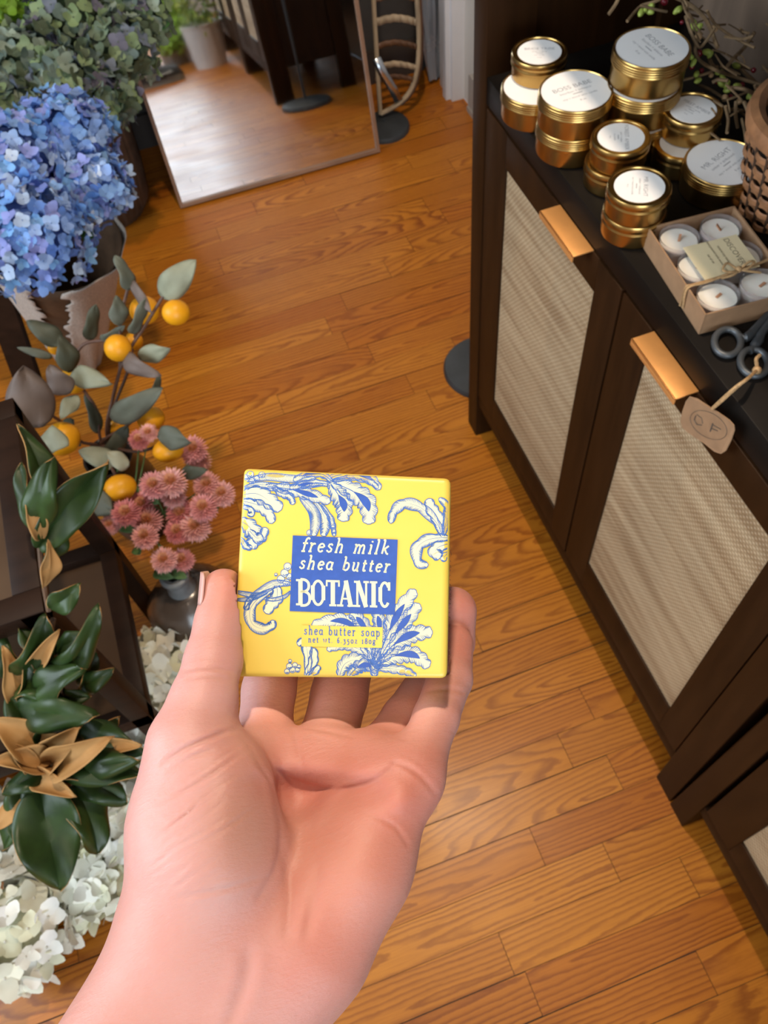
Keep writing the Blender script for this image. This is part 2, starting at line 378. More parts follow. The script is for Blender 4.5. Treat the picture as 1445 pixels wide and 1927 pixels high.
# ------------------------------------------------------------------ tall dark bookcases with cane doors
X0, SHZ = 0.4127, 0.7445
def bookcase(name, label, y0, y1, near_post=0.0405, far_post=0.0395, taper=0.0, show_upper=True, doors=None, off=0.0, groove=True):
    x0 = X0 + off; xb = 0.702; H = 1.95
    t = thing(name, label, 'bookcase', (x0 + 0.18, (y0 + y1) / 2, 0))
    def post(ya, yb, xa, xb_, tp=0.0):
        m = MB(); m.box(xa, xb_, ya, yb, 0.0, H, bev=0.0015)
        if tp:
            m.v = [(p[0], p[1] - (tp * p[2] if p[1] > (ya + yb) / 2 else 0), p[2]) for p in m.v]
        m.build('corner_post', M_esp, t)
    post(y1 - far_post, y1, x0, x0 + 0.066, taper); post(y0, y0 + near_post, x0, x0 + 0.066)
    post(y1 - far_post, y1, xb - 0.05, xb, taper); post(y0, y0 + near_post, xb - 0.05, xb)
    for ya, yb in ((y1 - 0.030, y1 - 0.012), (y0 + 0.012, y0 + 0.030)):
        m = MB(); m.box(x0 + 0.066, xb - 0.05, ya, yb, 0.105, H - 0.01); m.build('side_panel', M_esp, t)
    yi0, yi1 = y0 + near_post, y1 - far_post
    m = MB(); m.box(x0 + 0.002, xb - 0.012, yi0, yi1, SHZ - 0.036, SHZ, bev=0.0012); m.build('worktop_shelf', M_espt, t)
    m = MB(); m.box(x0 + 0.02, xb - 0.012, yi0, yi1, 0.10, 0.122); m.build('bottom_shelf', M_esp, t)
    m = MB(); m.box(x0 + 0.003, x0 + 0.020, yi0, yi1, 0.098, 0.128, bev=0.001); m.build('bottom_rail', M_esp, t)
    m = MB(); m.box(xb - 0.012, xb, y0 + 0.02, y1 - 0.02, 0.105, H - 0.01); m.build('back_panel', simple('back_panel_stain', (0.17, 0.115, 0.080), 0.55, var=0.3, scale=6, stretch=(4, 4, 0.5)), t)
    if show_upper:
        for z in (1.075, 1.46):
            m = MB(); m.box(x0 + 0.004, xb - 0.012, yi0, yi1, z, z + 0.022); m.build('upper_shelf', M_esp, t)
        m = MB(); m.box(x0 - 0.006, xb, y0 - 0.0, y1 + 0.0, H, H + 0.025); m.build('top_board', M_esp, t)
    for d in doors:
        a, b, ca, cb, z0, z1, cz0, cz1, hy0, hy1 = d
        dm = MB(); xa, xe = x0 + 0.0015, x0 + 0.0205
        dm.box(xa, xe, a, ca, z0, z1, bev=0.0008); dm.box(xa, xe, cb, b, z0, z1, bev=0.0008)
        dm.box(xa, xe, ca, cb, z0, cz0, bev=0.0008); dm.box(xa, xe, ca, cb, cz1, z1, bev=0.0008)
        D = dm.build('door', M_esp, t)
        p = MB(); p.box(xa + 0.0035, xa + 0.0070, ca - 0.004, cb + 0.004, cz0 - 0.004, cz1 + 0.004)
        p.build('cane_panel', M_cane, D)['label'] = 'woven beige cane panel'
        if hy0 is not None:
            h = MB(); h.box(x0 - 0.0235, x0 + 0.0030, hy0, hy1, z1 - 0.0005, z1 + 0.0016, bev=0.0006); h.box(x0 - 0.0235, x0 - 0.0215, hy0, hy1, z1 - 0.007, z1 + 0.0016, bev=0.0006)
            h.build('handle', M_copper, D)['label'] = 'flat copper edge pull'
    return t
bookcase('cane_bookcase', 'dark espresso bookcase with two cane doors, holding the gold candle tins', 0.161, 0.9585,
         doors=[(0.5565, 0.917, 0.6075, 0.853, 0.1305, 0.7045, 0.187, 0.658, 0.6225, 0.7065),
                (0.2035, 0.5525, 0.247, 0.4935, 0.1305, 0.7045, 0.197, 0.658, 0.4045, 0.4905)])
bookcase('cane_bookcase', 'second dark cane-door bookcase, only its far post and door showing by the floor corner', -0.66, 0.158, far_post=0.036, taper=0.018,
         doors=[(-0.235, 0.116, -0.19, 0.062, 0.1305, 0.7045, 0.190, 0.658, -0.05, 0.03),
                (-0.6, -0.24, -0.55, -0.29, 0.1305, 0.7045, 0.190, 0.658, None, None)], off=-0.001)
# ------------------------------------------------------------------ gold candle tins
def text_mesh(s, size, mat, name, parent, M, font_off=0.0, align='CENTER', extr=0.0):
    cu = bpy.data.curves.new('tmp', 'FONT'); cu.body = s; cu.size = size; cu.align_x = align; cu.align_y = 'CENTER'; cu.offset = font_off; cu.resolution_u = 3
    o = bpy.data.objects.new('tmp', cu); C.objects.link(o)
    dg = bpy.context.evaluated_depsgraph_get(); dg.update()
    me = bpy.data.meshes.new_from_object(o.evaluated_get(dg)); me.name = name
    bpy.data.objects.remove(o); bpy.data.curves.remove(cu)
    me.transform(M); me.materials.clear(); me.materials.append(mat)
    return me
def merge(meshes, name, mat, parent):
    mb = MB()
    for me in meshes:
        mb.add([v.co.copy() for v in me.vertices], [tuple(p.vertices) for p in me.polygons]); bpy.data.meshes.remove(me)
    return mb.build(name, mat, parent, smooth=False)
def tin(cx, cy, z, D, H, label, words, ang, group, big):
    t = thing('candle_tin', label, 'candle tin', (cx, cy, z), group)
    r = D / 2; o = (cx, cy, z); lh = 0.0135 if big else 0.0115
    b = MB(); b.lathe([(0.0001, 0.0008), (r * 0.90, 0.0), (r * 0.945, 0.0012), (r * 0.955, 0.003), (r * 0.955, H - lh + 0.002), (r * 0.95, H - 0.004), (0.0001, H - 0.004)], o, 56)
    b.build('body', M_gold, t)
    zt = H
    l = MB()
    pr = [(r * 0.962, zt - lh), (r * 0.992, zt - lh - 0.0004), (r * 1.0, zt - lh + 0.0006), (r * 0.995, zt - lh + 0.0018)]
    if big:
        for k in range(3):
            zz = zt - lh + 0.0030 + k * 0.0026
            pr += [(r * 0.983, zz), (r * 0.995, zz + 0.0008), (r * 0.995, zz + 0.0016), (r * 0.983, zz + 0.0022)]
    else:
        pr += [(r * 0.972, zt - lh + 0.0034), (r * 0.972, zt - lh + 0.0044), (r * 0.998, zt - lh + 0.0062), (r * 0.998, zt - lh + 0.0076)]
    lip = 0.93 if big else 0.885
    pr += [(r * 0.985, zt - 0.0012), (r * 0.965, zt), (r * (lip + 0.015), zt), (r * lip, zt - 0.0012), (0.0001, zt - 0.0012)]
    l.lathe(pr, o, 56)
    L = l.build('lid', M_gold, t)
    rl = r * (0.915 if big else 0.775)
    p = MB(); p.lathe([(rl, zt - 0.0012), (rl, zt - 0.00075), (0.0001, zt - 0.00075)], o, 56)
    P = p.build('paper_label', M_label, L); P['label'] = 'round white paper label'
    if words:
        Mx = Matrix.Translation((cx, cy, z + zt - 0.0007)) @ Matrix.Rotation(ang, 4, 'Z')
        k = rl / 0.036
        def at(y): return Mx @ Matrix.Translation((0, y * k, 0))
        ms = [text_mesh(words[0], 0.0092 * k, M_print, 'a', None, at(0.0085), -0.00003), text_mesh(words[1], 0.0046 * k, M_print, 'b', None, at(0.0005)),
              text_mesh(words[2], 0.0040 * k, M_print, 'c', None, at(-0.0095)), text_mesh(words[3], 0.0040 * k, M_print, 'd', None, at(-0.0165))]
        bar = MB(); q = [at(-0.0042) @ Vector((sx * 0.0055 * k, sy * 0.0005 * k, 0.00005)) for sx, sy in ((-1, -1), (1, -1), (1, 1), (-1, 1))]
        bar.poly(q)
        for me in ms: bar.add([v.co.copy() for v in me.vertices], [tuple(f.vertices) for f in me.polygons]); bpy.data.meshes.remove(me)
        bar.build('label_print', M_print, P, smooth=False)
    return t
W1 = ('BOSS BABE', 'bourbon + tobacco', 'soy + wood wick candle', '8 oz'); W2 = ('MR. RIGHT', 'amber + driftwood', 'soy + wood wick candle', '8 oz')
W3 = ('BRIDE TRIBE', 'linen + citrus', 'soy candle', '4 oz'); W4 = ('FOREST AMBER', 'pine + amber', 'soy candle', '4 oz'); W5 = ('FIRST AMBER', 'amber + vanilla', 'soy candle', '4 oz')
HB, HS = 0.0355, 0.0275
GT = 'gold candle tins on the bookcase shelf'
def stack(cx, cy, items, dx=0, dy=0): pass
Z = SHZ + 0.0004
tin(0.433, 0.824, Z, 0.0795, HB, 'wide gold tin at the far shelf end, under a small tin', None, 0, GT, True)
tin(0.4445, 0.8425, Z + HB, 0.0640, HS, 'small gold tin sitting on the wide tin at the far end of shelf', W3, -0.45, GT, False)
tin(0.4420, 0.7470, Z, 0.0805, HB, 'lower gold tin under the front BOSS BABE tin', None, 0, GT, True)
tin(0.4405, 0.7455, Z + HB, 0.0805, HB, 'wide gold tin topping the front two-tin stack, BOSS BABE on its lid', W1, 0.02, GT, True)
tin(0.5080, 0.7250, Z, 0.0800, HB, 'bottom gold tin of the tall three-tin stack, white lid edge showing', None, 0, GT, True)
tin(0.5120, 0.7270, Z + HB, 0.0800, HB, 'middle gold tin of the tall three-tin stack', None, 0, GT, True)
tin(0.5140, 0.7290, Z + 2 * HB, 0.0800, HB, 'topmost gold tin of the tall three-tin stack', W1, -1.5, GT, True)
tin(0.4560, 0.6745, Z, 0.0625, HS, 'lower small gold tin between BOSS BABE stack and smallest front stack', None, 0, GT, False)
tin(0.4585, 0.6735, Z + HS, 0.0620, HS, 'upper small gold tin right behind the front MR. RIGHT stack', W4, -2.05, GT, False)
tin(0.5350, 0.6690, Z, 0.0630, HS, 'lower small gold tin with its white lid half uncovered, behind big MR. RIGHT', None, 0, GT, False)
tin(0.5480, 0.6830, Z + HS, 0.0625, HS, 'upper small gold tin set off-centre in front of the berry twigs', W5, -1.25, GT, False)
tin(0.4380, 0.5965, Z, 0.0645, HS, 'lower small gold tin nearest the front door handle and tealight box', None, 0, GT, False)
tin(0.4375, 0.5960, Z + HS, 0.0640, HS, 'small gold tin topping the nearest stack, lid reading MR. RIGHT', (W2[0], W2[1], W2[2], '4 oz'), -2.1, GT, False)
tin(0.5500, 0.6165, Z, 0.0810, HB - 0.002, 'single wide gold tin beside the woven basket, MR. RIGHT on its lid', W2, 0.38, GT, True)
# ------------------------------------------------------------------ leaning mirror
MA = math.radians(10.5); MY = 1.868; MX0, MX1, MH = 0.006, 0.542, 1.46
MYAW = 0.0135
def mir(x, h, t): return Vector((x, MY + 0.003 - MYAW * (x - MX0) + h * math.sin(MA) + t * math.cos(MA), h * math.cos(MA) - t * math.sin(MA)))   # t: behind the glass
mirror = thing('floor_mirror', 'tall frameless-looking floor mirror with thin brown wood edge, leaning back on the floor', 'mirror', ((MX0 + MX1) / 2, MY, 0))
mirror['label'] = 'tall floor mirror with thin brown wooden frame, leaning behind the dark ribbed pot'
def mbox(x0, x1, h0, h1, t0, t1):
    m = MB(); vs = [mir(x, h, t) for x in (x0, x1) for h in (h0, h1) for t in (t0, t1)]
    m.add(vs, [(0, 1, 3, 2), (4, 6, 7, 5), (0, 4, 5, 1), (2, 3, 7, 6), (0, 2, 6, 4), (1, 5, 7, 3)]); return m
M_mframe = simple('mirror_frame_wood', (0.23, 0.125, 0.075), 0.42, var=0.2, scale=12)
fr = MB(); fw = 0.0085
for a in (mbox(MX0, MX0 + fw, 0.004, MH, -0.006, 0.02), mbox(MX1 - fw, MX1, 0.004, MH, -0.006, 0.02), mbox(MX0 + fw, MX1 - fw, 0.004, 0.004 + fw, -0.006, 0.02), mbox(MX0 + fw, MX1 - fw, MH - fw, MH, -0.006, 0.02)): fr.add(a.v, a.f)
fr.build('frame', M_mframe, mirror)
mbox(MX0 + fw - 0.001, MX1 - fw + 0.001, 0.008, MH - 0.006, 0.0, 0.004).build('mirror_glass', M_mirror, mirror, smooth=False)
mbox(MX0 + 0.004, MX1 - 0.004, 0.008, MH - 0.006, 0.005, 0.016).build('backing_board', M_black, mirror, smooth=False)
# ------------------------------------------------------------------ bentwood frame, stands and trim behind the mirror
M_cream_wood = simple('bleached_bentwood', (0.36, 0.27, 0.17), 0.5, var=0.35, scale=40, stretch=(1, 1, 0.2)); M_brownwood = simple('brown_wood', (0.10, 0.045, 0.02), 0.5, var=0.3, scale=30)
M_steel = simple('bright_steel', (0.62, 0.66, 0.72), 0.25, 1.0)
bw = thing('bentwood_frame', 'tall bentwood frame with woven cross slats and round lower end, right of the mirror', 'wooden frame', (0.62, 1.975, 0.03))
yp = 1.972
def B(u, v, dy=0): return on_y(u, v, yp + dy)
m = MB(); m.tube(catmull([B(768, -700), B(776, -120), B(786, 20), B(788, 90), B(783, 140), B(771, 172), B(752, 193), B(732, 206), B(716, 214)], 6), 0.0062, 8); m.build('outer_rail', M_cream_wood, bw)
m = MB(); m.tube(catmull([B(775, -700, .012), B(783, -120, .012), B(791, 20, .012), B(793, 90, .012), B(787, 142, .012), B(775, 174, .012), B(755, 196, .012)], 6), 0.005, 8); m.build('outer_rail', M_brownwood, bw)
m = MB(); m.tube(catmull([B(688, -700), B(699, -120), B(704, 20), B(708, 90), B(712, 160), B(716, 214)], 6), 0.0058, 8); m.build('inner_rail', M_cream_wood, bw)
for v, mm, w in ((-55, M_cream_wood, 13), (40, M_cream_wood, 11), (86, M_brownwood, 9), (126, M_cream_wood, 9), (0, M_brownwood, 4), (150, M_brownwood, 8)):
    m = MB(); L = catmull([B(706, v + 2), B(740, v - 6), B(768, v - 3), B(786, v + 3)], 6)
    m.grid(lambda i, j: L[int(round(i * (len(L) - 1)))] + Vector((0, 0.002 * math.sin(i * 40), (j - .5) * w * 2 * 0.0008)), len(L) - 1, 2); m.build('cross_slat', mm, bw, solid=0.004)
m = MB(); L = [B(708, 110, -.008), B(722, 140, -.010), B(738, 165, -.010), B(750, 190, -.008)]
m.grid(lambda i, j: L[int(round(i * 3))] + Vector(((j - .5) * 0.022, 0, (j - .5) * 0.004)), 3, 2); m.build('metal_strap', M_steel, bw, solid=0.001)['label'] = 'shiny metal strap'
M_disc = simple('charcoal_disc', (0.030, 0.034, 0.038), 0.55, var=0.2)
def stand(name, label, cx, cy, r, ph):
    t = thing(name, label, 'stand', (cx, cy, 0)); m = MB()
    m.lathe([(0.0001, 0), (r, 0), (r, 0.008), (r * .96, 0.013), (r * .6, 0.018), (r * .25, 0.022), (0.0001, 0.024)], (cx, cy, 0), 40); m.build('round_base', M_disc, t)
    m = MB(); m.tube([(cx, cy, 0.02), (cx, cy, ph)], 0.0045, 8); m.build('pole', M_disc, t); return t
stand('display_stand', 'black round-based stand behind mirror edge, under the bentwood frame', 0.588, 1.952, 0.066, 0.03)
stand('display_stand', 'grey round stand foot peeking out behind far leg of the cane bookcase', 0.497, 1.075, 0.085, 1.2)
t = thing('plastic_wrap', 'crumpled clear grey plastic sheet hanging beside the white door casing', 'plastic sheet', (0.785, 2.1, 0))
m = MB(); rr = random.Random(3)
ph = [rr.uniform(0, 6) for _ in range(6)]
def bag(i, j):
    a = 2 * PI * j; z = 0.012 + i * 0.75; r = 0.020 * (1 + 0.25 * math.sin(5 * a + 9 * z + ph[0]) + 0.2 * math.sin(3 * a - 21 * z + ph[1])) * (0.7 + 0.5 * math.sin(min(1, i * 3) * PI / 2))
    return Vector((0.783 + r * math.cos(a), 2.095 + 0.012 * math.sin(8 * z) + r * math.sin(a), z))
m.grid(bag, 50, 30); M_plastic, _nt, _b = new_mat('grey_plastic'); _b.inputs['Base Color'].default_value = (0.30, 0.34, 0.40, 1); _b.inputs['Roughness'].default_value = 0.2; _b.inputs['Transmission Weight'].default_value = 0.35
_nt.links.new(ramp(_nt, noise(_nt, 25, 3, 0.5, coords(_nt)), [(0.3, (.12, .12, .12)), (0.7, (.32, .32, .32))]), _b.inputs['Roughness'])
m.build('sheet', M_plastic, t)
m = MB(); m.box(0.795, XR, 1.985, 2.075, 0, 2.05); m.box(0.782, XR, 1.998, 2.022, 0, 2.05); m.box(0.79, 0.80, 2.05, 2.06, 0.28, 2.0); struct('door_1', m, M_white)
pl = on_x(855, 22, 0.793); m = MB()
m.lathe([(0.0001, 0), (0.016, 0), (0.0165, 0.003), (0.014, 0.006), (0.0001, 0.0065)], (0.796, 1.992, 0.32), 24, axis=(-1, 0, 0), sx=1, sy=2.9)
tag(m.build('oval_plate', simple('aged_brass_plate', (0.20, 0.155, 0.11), 0.5, 0.5, var=0.3)), 'oval aged brass plate on the white door casing', 'plate')
# ------------------------------------------------------------------ box of tealights
S = SHZ
box = thing('tealight_box', 'open kraft cardboard box of six white tealights tied with twine', 'box', on_z(1280, 540, S))
bL, bN = on_z(1209, 466, S), on_z(1314, 630, S); e1 = (bN - bL); LEN = e1.length; e1.normalize(); e2 = Vector((-e1.y, e1.x, 0))
if e2.x < 0: e2 = -e2
WID, BH = 0.0935, 0.0255
def bx(a, b, z): return bL + e1 * (a * LEN) + e2 * (b * WID) + Vector((0, 0, z + 0.0005))
M_kraft = simple('kraft_card', (0.31, 0.180, 0.095), 0.75, var=0.12, scale=60, bmp=0.05); M_kraft2 = simple('kraft_inside', (0.36, 0.215, 0.13), 0.8, var=0.1)
def slab(m, a0, a1, b0, b1, z0, z1):
    vs = [bx(a, b, z) for a in (a0, a1) for b in (b0, b1) for z in (z0, z1)]
    m.add(vs, [(0, 1, 3, 2), (4, 6, 7, 5), (0, 4, 5, 1), (2, 3, 7, 6), (0, 2, 6, 4), (1, 5, 7, 3)])
m = MB(); w = 0.012
slab(m, 0, 1, 0, 1, 0, 0.0012)
for a0, a1, b0, b1 in ((0, 1, 0, w * 1.4), (0, 1, 1 - w * 1.4, 1), (0, w, w, 1 - w), (1 - w, 1, w, 1 - w)): slab(m, a0, a1, b0, b1, 0.001, BH)
m.build('tray', M_kraft, box, smooth=False)
M_wax = simple('white_wax', (0.82, 0.80, 0.74), 0.45, var=0.03, scale=40, sss=0.15); M_wick = simple('wooden_wick', (0.40, 0.20, 0.11), 0.7)
M_cup, _nt, _b = new_mat('clear_plastic_cup'); _b.inputs['Base Color'].default_value = (0.86, 0.82, 0.82, 1); _b.inputs['Transmission Weight'].default_value = 0.9; _b.inputs['IOR'].default_value = 1.15
_nt.links.new(ramp(_nt, noise(_nt, 40, 2, 0.5, coords(_nt)), [(0.3, (.06, .06, .06)), (0.7, (.14, .14, .14))]), _b.inputs['Roughness'])
wk = [(0.9, .5), (2.2, .9), (0.2, 0.1), (1.0, .2), (0.4, 0.0), (0.3, .1)]; nm = ['far left', 'far right', 'middle left', 'middle right', 'near left', 'near right']
TL = ['tealight at the far end of the kraft box, by the box edge facing the handle', 'tealight at the far end of the kraft box, toward the woven basket', 'tealight half hidden under the cream card, bookcase front side',
      'tealight half hidden under the cream card, woven basket side', 'tealight at the near end of kraft box, below the twine knot', 'tealight at the near end of kraft box, beside the scissors']
k = 0
for a in (0.175, 0.50, 0.825):
    for b_ in (0.265, 0.735):
        c = bx(a, b_, 0.0014); r = 0.0198
        tl = thing('tealight', TL[k], 'candle', c, 'tealights in the kraft box')
        m = MB(); m.lathe([(0.0001, 0.0), (r * .93, 0), (r, 0.0225), (r * .965, 0.0225), (r * .90, 0.001), (0.0001, 0.001)], c, 36); m.build('clear_cup', M_cup, tl)
        m = MB(); m.lathe([(0.0001, 0.0012), (r * .895, 0.0012), (r * .935, 0.0172), (r * .90, 0.0180), (r * .3, 0.0184), (0.0001, 0.0184)], c, 36); m.build('wax', M_wax, tl)
        ang = wk[k][0]; d = Vector((math.cos(ang), math.sin(ang), wk[k][1])) * 0.0052; d2 = Vector((-math.sin(ang), math.cos(ang), 0)) * 0.0016
        q = c + Vector((0, 0, 0.0178)); m = MB(); ends = []
        for s0 in (-1, 1):
            for s1 in (-1, 1): ends += [q + d * s0 * (1 if s0 > 0 else .4) + d2 * s1 * .8, q + d * s0 * (1 if s0 > 0 else .4) + d2 * s1 * .8 + Vector((0, 0, 0.0016))]
        m.add(ends, [(0, 1, 3, 2), (4, 6, 7, 5), (0, 4, 5, 1), (2, 3, 7, 6), (0, 2, 6, 4), (1, 5, 7, 3)]); m.build('wick', M_wick, tl, smooth=False); k += 1
zc = BH + 0.0012
m = MB(); slab(m, 0.315, 0.685, 0.20, 0.80, zc - 0.0002, zc + 0.0004)
card = m.build('card', simple('cream_card', (0.70, 0.60, 0.38), 0.7, var=0.03), box, smooth=False); card['label'] = 'cream printed card'
X = e1.copy(); Yv = Vector((0, 0, 1)).cross(X)
Mt = Matrix(((X.x, Yv.x, 0, 0), (X.y, Yv.y, 0, 0), (X.z, Yv.z, 1, 0), (0, 0, 0, 1)))
def onbox(a, b): return Matrix.Translation(bx(a, b, zc + 0.0006)) @ Mt
ms = [text_mesh('DISCOVERY', 0.0082, M_print2, 'a', None, onbox(0.50, 0.66), -0.0001)]
for i, s in enumerate(('natural soy tealights', 'hand poured with wooden wicks', 'set of six')): ms.append(text_mesh(s, 0.0036, M_print2, 'a', None, onbox(0.50, 0.54 - 0.075 * i)))
merge(ms, 'card_print', M_print2, card)
M_twine = simple('jute_twine', (0.36, 0.22, 0.10), 0.85, var=0.3, scale=300, bmp=0.4, bscale=500, bdist=0.001)
m = MB(); zz = BH + 0.002
m.tube(catmull([bx(.70, -.012, .002), bx(.70, -.012, BH * .6), bx(.70, -.008, BH + .001), bx(.705, .05, zz), bx(.70, .3, zz), bx(.69, .55, zz + .002), bx(.66, .8, zz), bx(.64, .98, zz), bx(.64, 1.012, BH), bx(.64, 1.012, .004)], 5), 0.0013, 7)
m.tube(catmull([bx(.74, -.012, .004), bx(.72, -.008, BH + .001), bx(.715, .2, zz), bx(.70, .52, zz + .003)], 5), 0.0012, 7)
for s0 in (-1, 1):
    m.tube(catmull([bx(.69, .55, zz + .002), bx(.66 + .02 * s0, .55 + .10 * s0, zz + .008), bx(.68, .55 + .17 * s0, zz + .006), bx(.71, .55 + .08 * s0, zz + .004), bx(.69, .55, zz + .003)], 5), 0.0012, 7)
    m.tube(catmull([bx(.69, .55, zz + .003), bx(.73, .55 - .08 * s0, zz + .003), bx(.74 - .02 * s0, .55 - .20 * s0, zz + .001)], 5), 0.0012, 7)
m.ball(bx(.69, .55, zz + .003), 0.0034, 10, 6); m.build('twine', M_twine, box)['label'] = 'jute twine with a small bow'
# ------------------------------------------------------------------ woven basket with a candle jar
bc = Vector((0.612, 0.556, S + 0.0005)); 
bk = thing('woven_basket', 'brown woven round basket at the right edge of the bookcase shelf', 'basket', bc)
M_wick1 = simple('split_reed', (0.30, 0.135, 0.058), 0.55, var=0.3, scale=60, bmp=0.1); M_wick2 = simple('dark_reed', (0.055, 0.027, 0.014), 0.6, var=0.3, scale=60)
def brad(z): return 0.060 + 0.016 * (z / 0.105)
m = MB(); m.lathe([(0.0001, 0.001), (brad(0) - .006, 0.001), (brad(.1) - .006, 0.098), (brad(.1) - .009, 0.098), (brad(0) - .009, 0.004), (0.0001, 0.004)], bc, 40); m.build('liner', M_wick2, bk)
m = MB(); NS = 26
for row in range(11):
    z = 0.005 + row * 0.0082; n = NS * 6; vs = []
    for j in range(n):
        a = 2 * PI * j / n; w_ = math.cos(a * NS / 2 + (PI if row % 2 else 0)); r = brad(z) + 0.0026 * w_
        for dr, dz in ((0.0, -.0034), (0.0013, -.0022), (0.0013, .0022), (0.0, .0034), (-.0012, 0)): vs.append(bc + Vector(((r + dr) * math.cos(a), (r + dr) * math.sin(a), z + dz)))
    m.add(vs, [(5 * j + i, 5 * ((j + 1) % n) + i, 5 * ((j + 1) % n) + (i + 1) % 5, 5 * j + (i + 1) % 5) for j in range(n) for i in range(5)])
m.build('woven_reeds', M_wick1, bk)
m = MB()
for j in range(NS):
    a = 2 * PI * (j + .5) / NS; q = [bc + Vector(((brad(z)) * math.cos(a), (brad(z)) * math.sin(a), z)) for z in (0.002, 0.05, 0.096)]; m.tube(q, 0.0022, 6)
m.build('stakes', M_wick2, bk)
m = MB(); r = brad(.105); m.lathe([(r - .011, 0.092), (r + .0035, 0.091), (r + .005, 0.098), (r + .003, 0.106), (r - .004, 0.109), (r - .011, 0.106), (r - .011, 0.092)], bc, 48); m.build('rim_band', M_wick1, bk)
t = thing('candle_jar', 'white candle in a glass jar inside the woven basket', 'candle', bc + Vector((0, 0, 0.004)))
m = MB(); m.lathe([(0.0001, 0.0052), (0.043, 0.0052), (0.045, 0.010), (0.045, 0.088), (0.043, 0.088), (0.042, 0.010), (0.0001, 0.008)], bc, 40); m.build('glass_jar', M_glass, t)
m = MB(); m.lathe([(0.0001, 0.009), (0.0415, 0.0105), (0.0415, 0.068), (0.0001, 0.069)], bc, 40); m.build('wax', M_wax, t)
# ------------------------------------------------------------------ scissors with a hanging kraft tag
M_sc = simple('matte_gunmetal', (0.080, 0.088, 0.096), 0.42, 0.5, var=0.15, scale=50)
zs = S + 0.0055
sc = thing('scissors', 'dark grey herb scissors lying on the shelf near the tealight box', 'scissors', on_z(1400, 660, S))
def loop(cu, cv, ru, rv, tilt):
    pts = []
    for k in range(37):
        a = 2 * PI * k / 36; x_, y_ = ru * math.cos(a), rv * math.sin(a); pts.append(on_z(cu + x_ * math.cos(tilt) - y_ * math.sin(tilt), cv + x_ * math.sin(tilt) + y_ * math.cos(tilt), zs))
    return pts
h1 = MB(); h1.tube(loop(1369, 644, 25, 24.5, 0.3), 0.0033, 10); h1.tube(catmull([on_z(1390, 632, zs), on_z(1402, 636, zs), on_z(1414, 628, zs), on_z(1421, 619, zs), on_z(1452, 586, zs)], 5), [0.0034] * 5 + [0.0048] * 5 + [0.0044] * 5 + [0.0040] * 6, 10)
h1.build('handle', M_sc, sc)
h2 = MB(); h2.tube(loop(1419, 682, 27, 24, 0.6), 0.0033, 10); h2.tube(catmull([on_z(1410, 662, zs), on_z(1420, 651, zs), on_z(1428, 638, zs), on_z(1432, 628, zs), on_z(1458, 592, zs)], 5), [0.0034] * 5 + [0.0048] * 5 + [0.0044] * 5 + [0.0040] * 6, 10)
h2.build('handle', M_sc, sc)
bl = MB(); bl.tube([on_z(1452, 586, zs), on_z(1475, 562, zs), on_z(1530, 520, zs)], [0.0045, 0.0055, 0.0006], 8, flat=0.35); bl.tube([on_z(1458, 592, zs - .002), on_z(1478, 566, zs - .002), on_z(1536, 530, zs - .002)], [0.0045, 0.0055, 0.0006], 8, flat=0.35)
bl.build('blades', M_steel, sc)
tg = thing('paper_tag', 'kraft paper tag on twine, tied to the scissors and hanging over the shelf edge', 'tag', on_x(1335, 800, 0.40))
xt = 0.4005
corn = [(1312, 750), (1298, 746), (1291, 755), (1284, 775), (1281, 791), (1284, 804), (1296, 815), (1325, 834), (1345, 850), (1357, 854), (1366, 848), (1376, 828), (1382, 810), (1381, 800), (1372, 790), (1352, 776), (1333, 764)]
m = MB(); P = [on_x(u, v, xt - 0.0008 * math.sin(i)) for i, (u, v) in enumerate(corn)]; m.poly(P); m.build('card', M_kraft, tg, smooth=False, solid=0.0009)
m = MB(); 
def tl_(pts, w, dx=0.0014):
    Q = [on_x(u, v, xt - dx) for u, v in pts]; m.tube(Q, w, 5)
tl_([(1309, 782), (1306, 790), (1311, 799), (1320, 800)], 0.0004); tl_([(1311, 780), (1320, 787), (1322, 797)], 0.0003); tl_([(1341, 797), (1336, 812)], 0.0006); tl_([(1340, 799), (1356, 808)], 0.00035); tl_([(1338, 806), (1350, 811)], 0.00035)
tl_([(1333 + 36 * math.cos(a) * .95 - 16 * math.sin(a) * .3, 800 + 36 * math.cos(a) * .42 + 27 * math.sin(a) * .85) for a in [2 * PI * k / 30 for k in range(31)]], 0.00022)
m.build('stamped_logo', M_print2, tg)
m = MB(); kn = on_z(1424, 697, zs + 0.004)
m.tube(catmull([kn, on_x(1405, 714, 0.418), on_x(1385, 728, 0.4085), on_x(1360, 750, 0.4025), on_x(1341, 768, xt - .001)], 6), 0.0016, 7)
m.tube(catmull([kn, on_x(1402, 716, 0.419), on_x(1380, 735, 0.4075), on_x(1357, 756, 0.4015), on_x(1340, 770, xt - .0015)], 6), 0.0013, 7)
m.ball(kn, 0.0042, 10, 6); m.tube(catmull([kn, on_z(1424, 688, zs + .006), on_z(1423, 676, zs + .009), on_z(1430, 668, zs + .009)], 5), 0.0017, 7); m.build('twine', M_twine, tg)
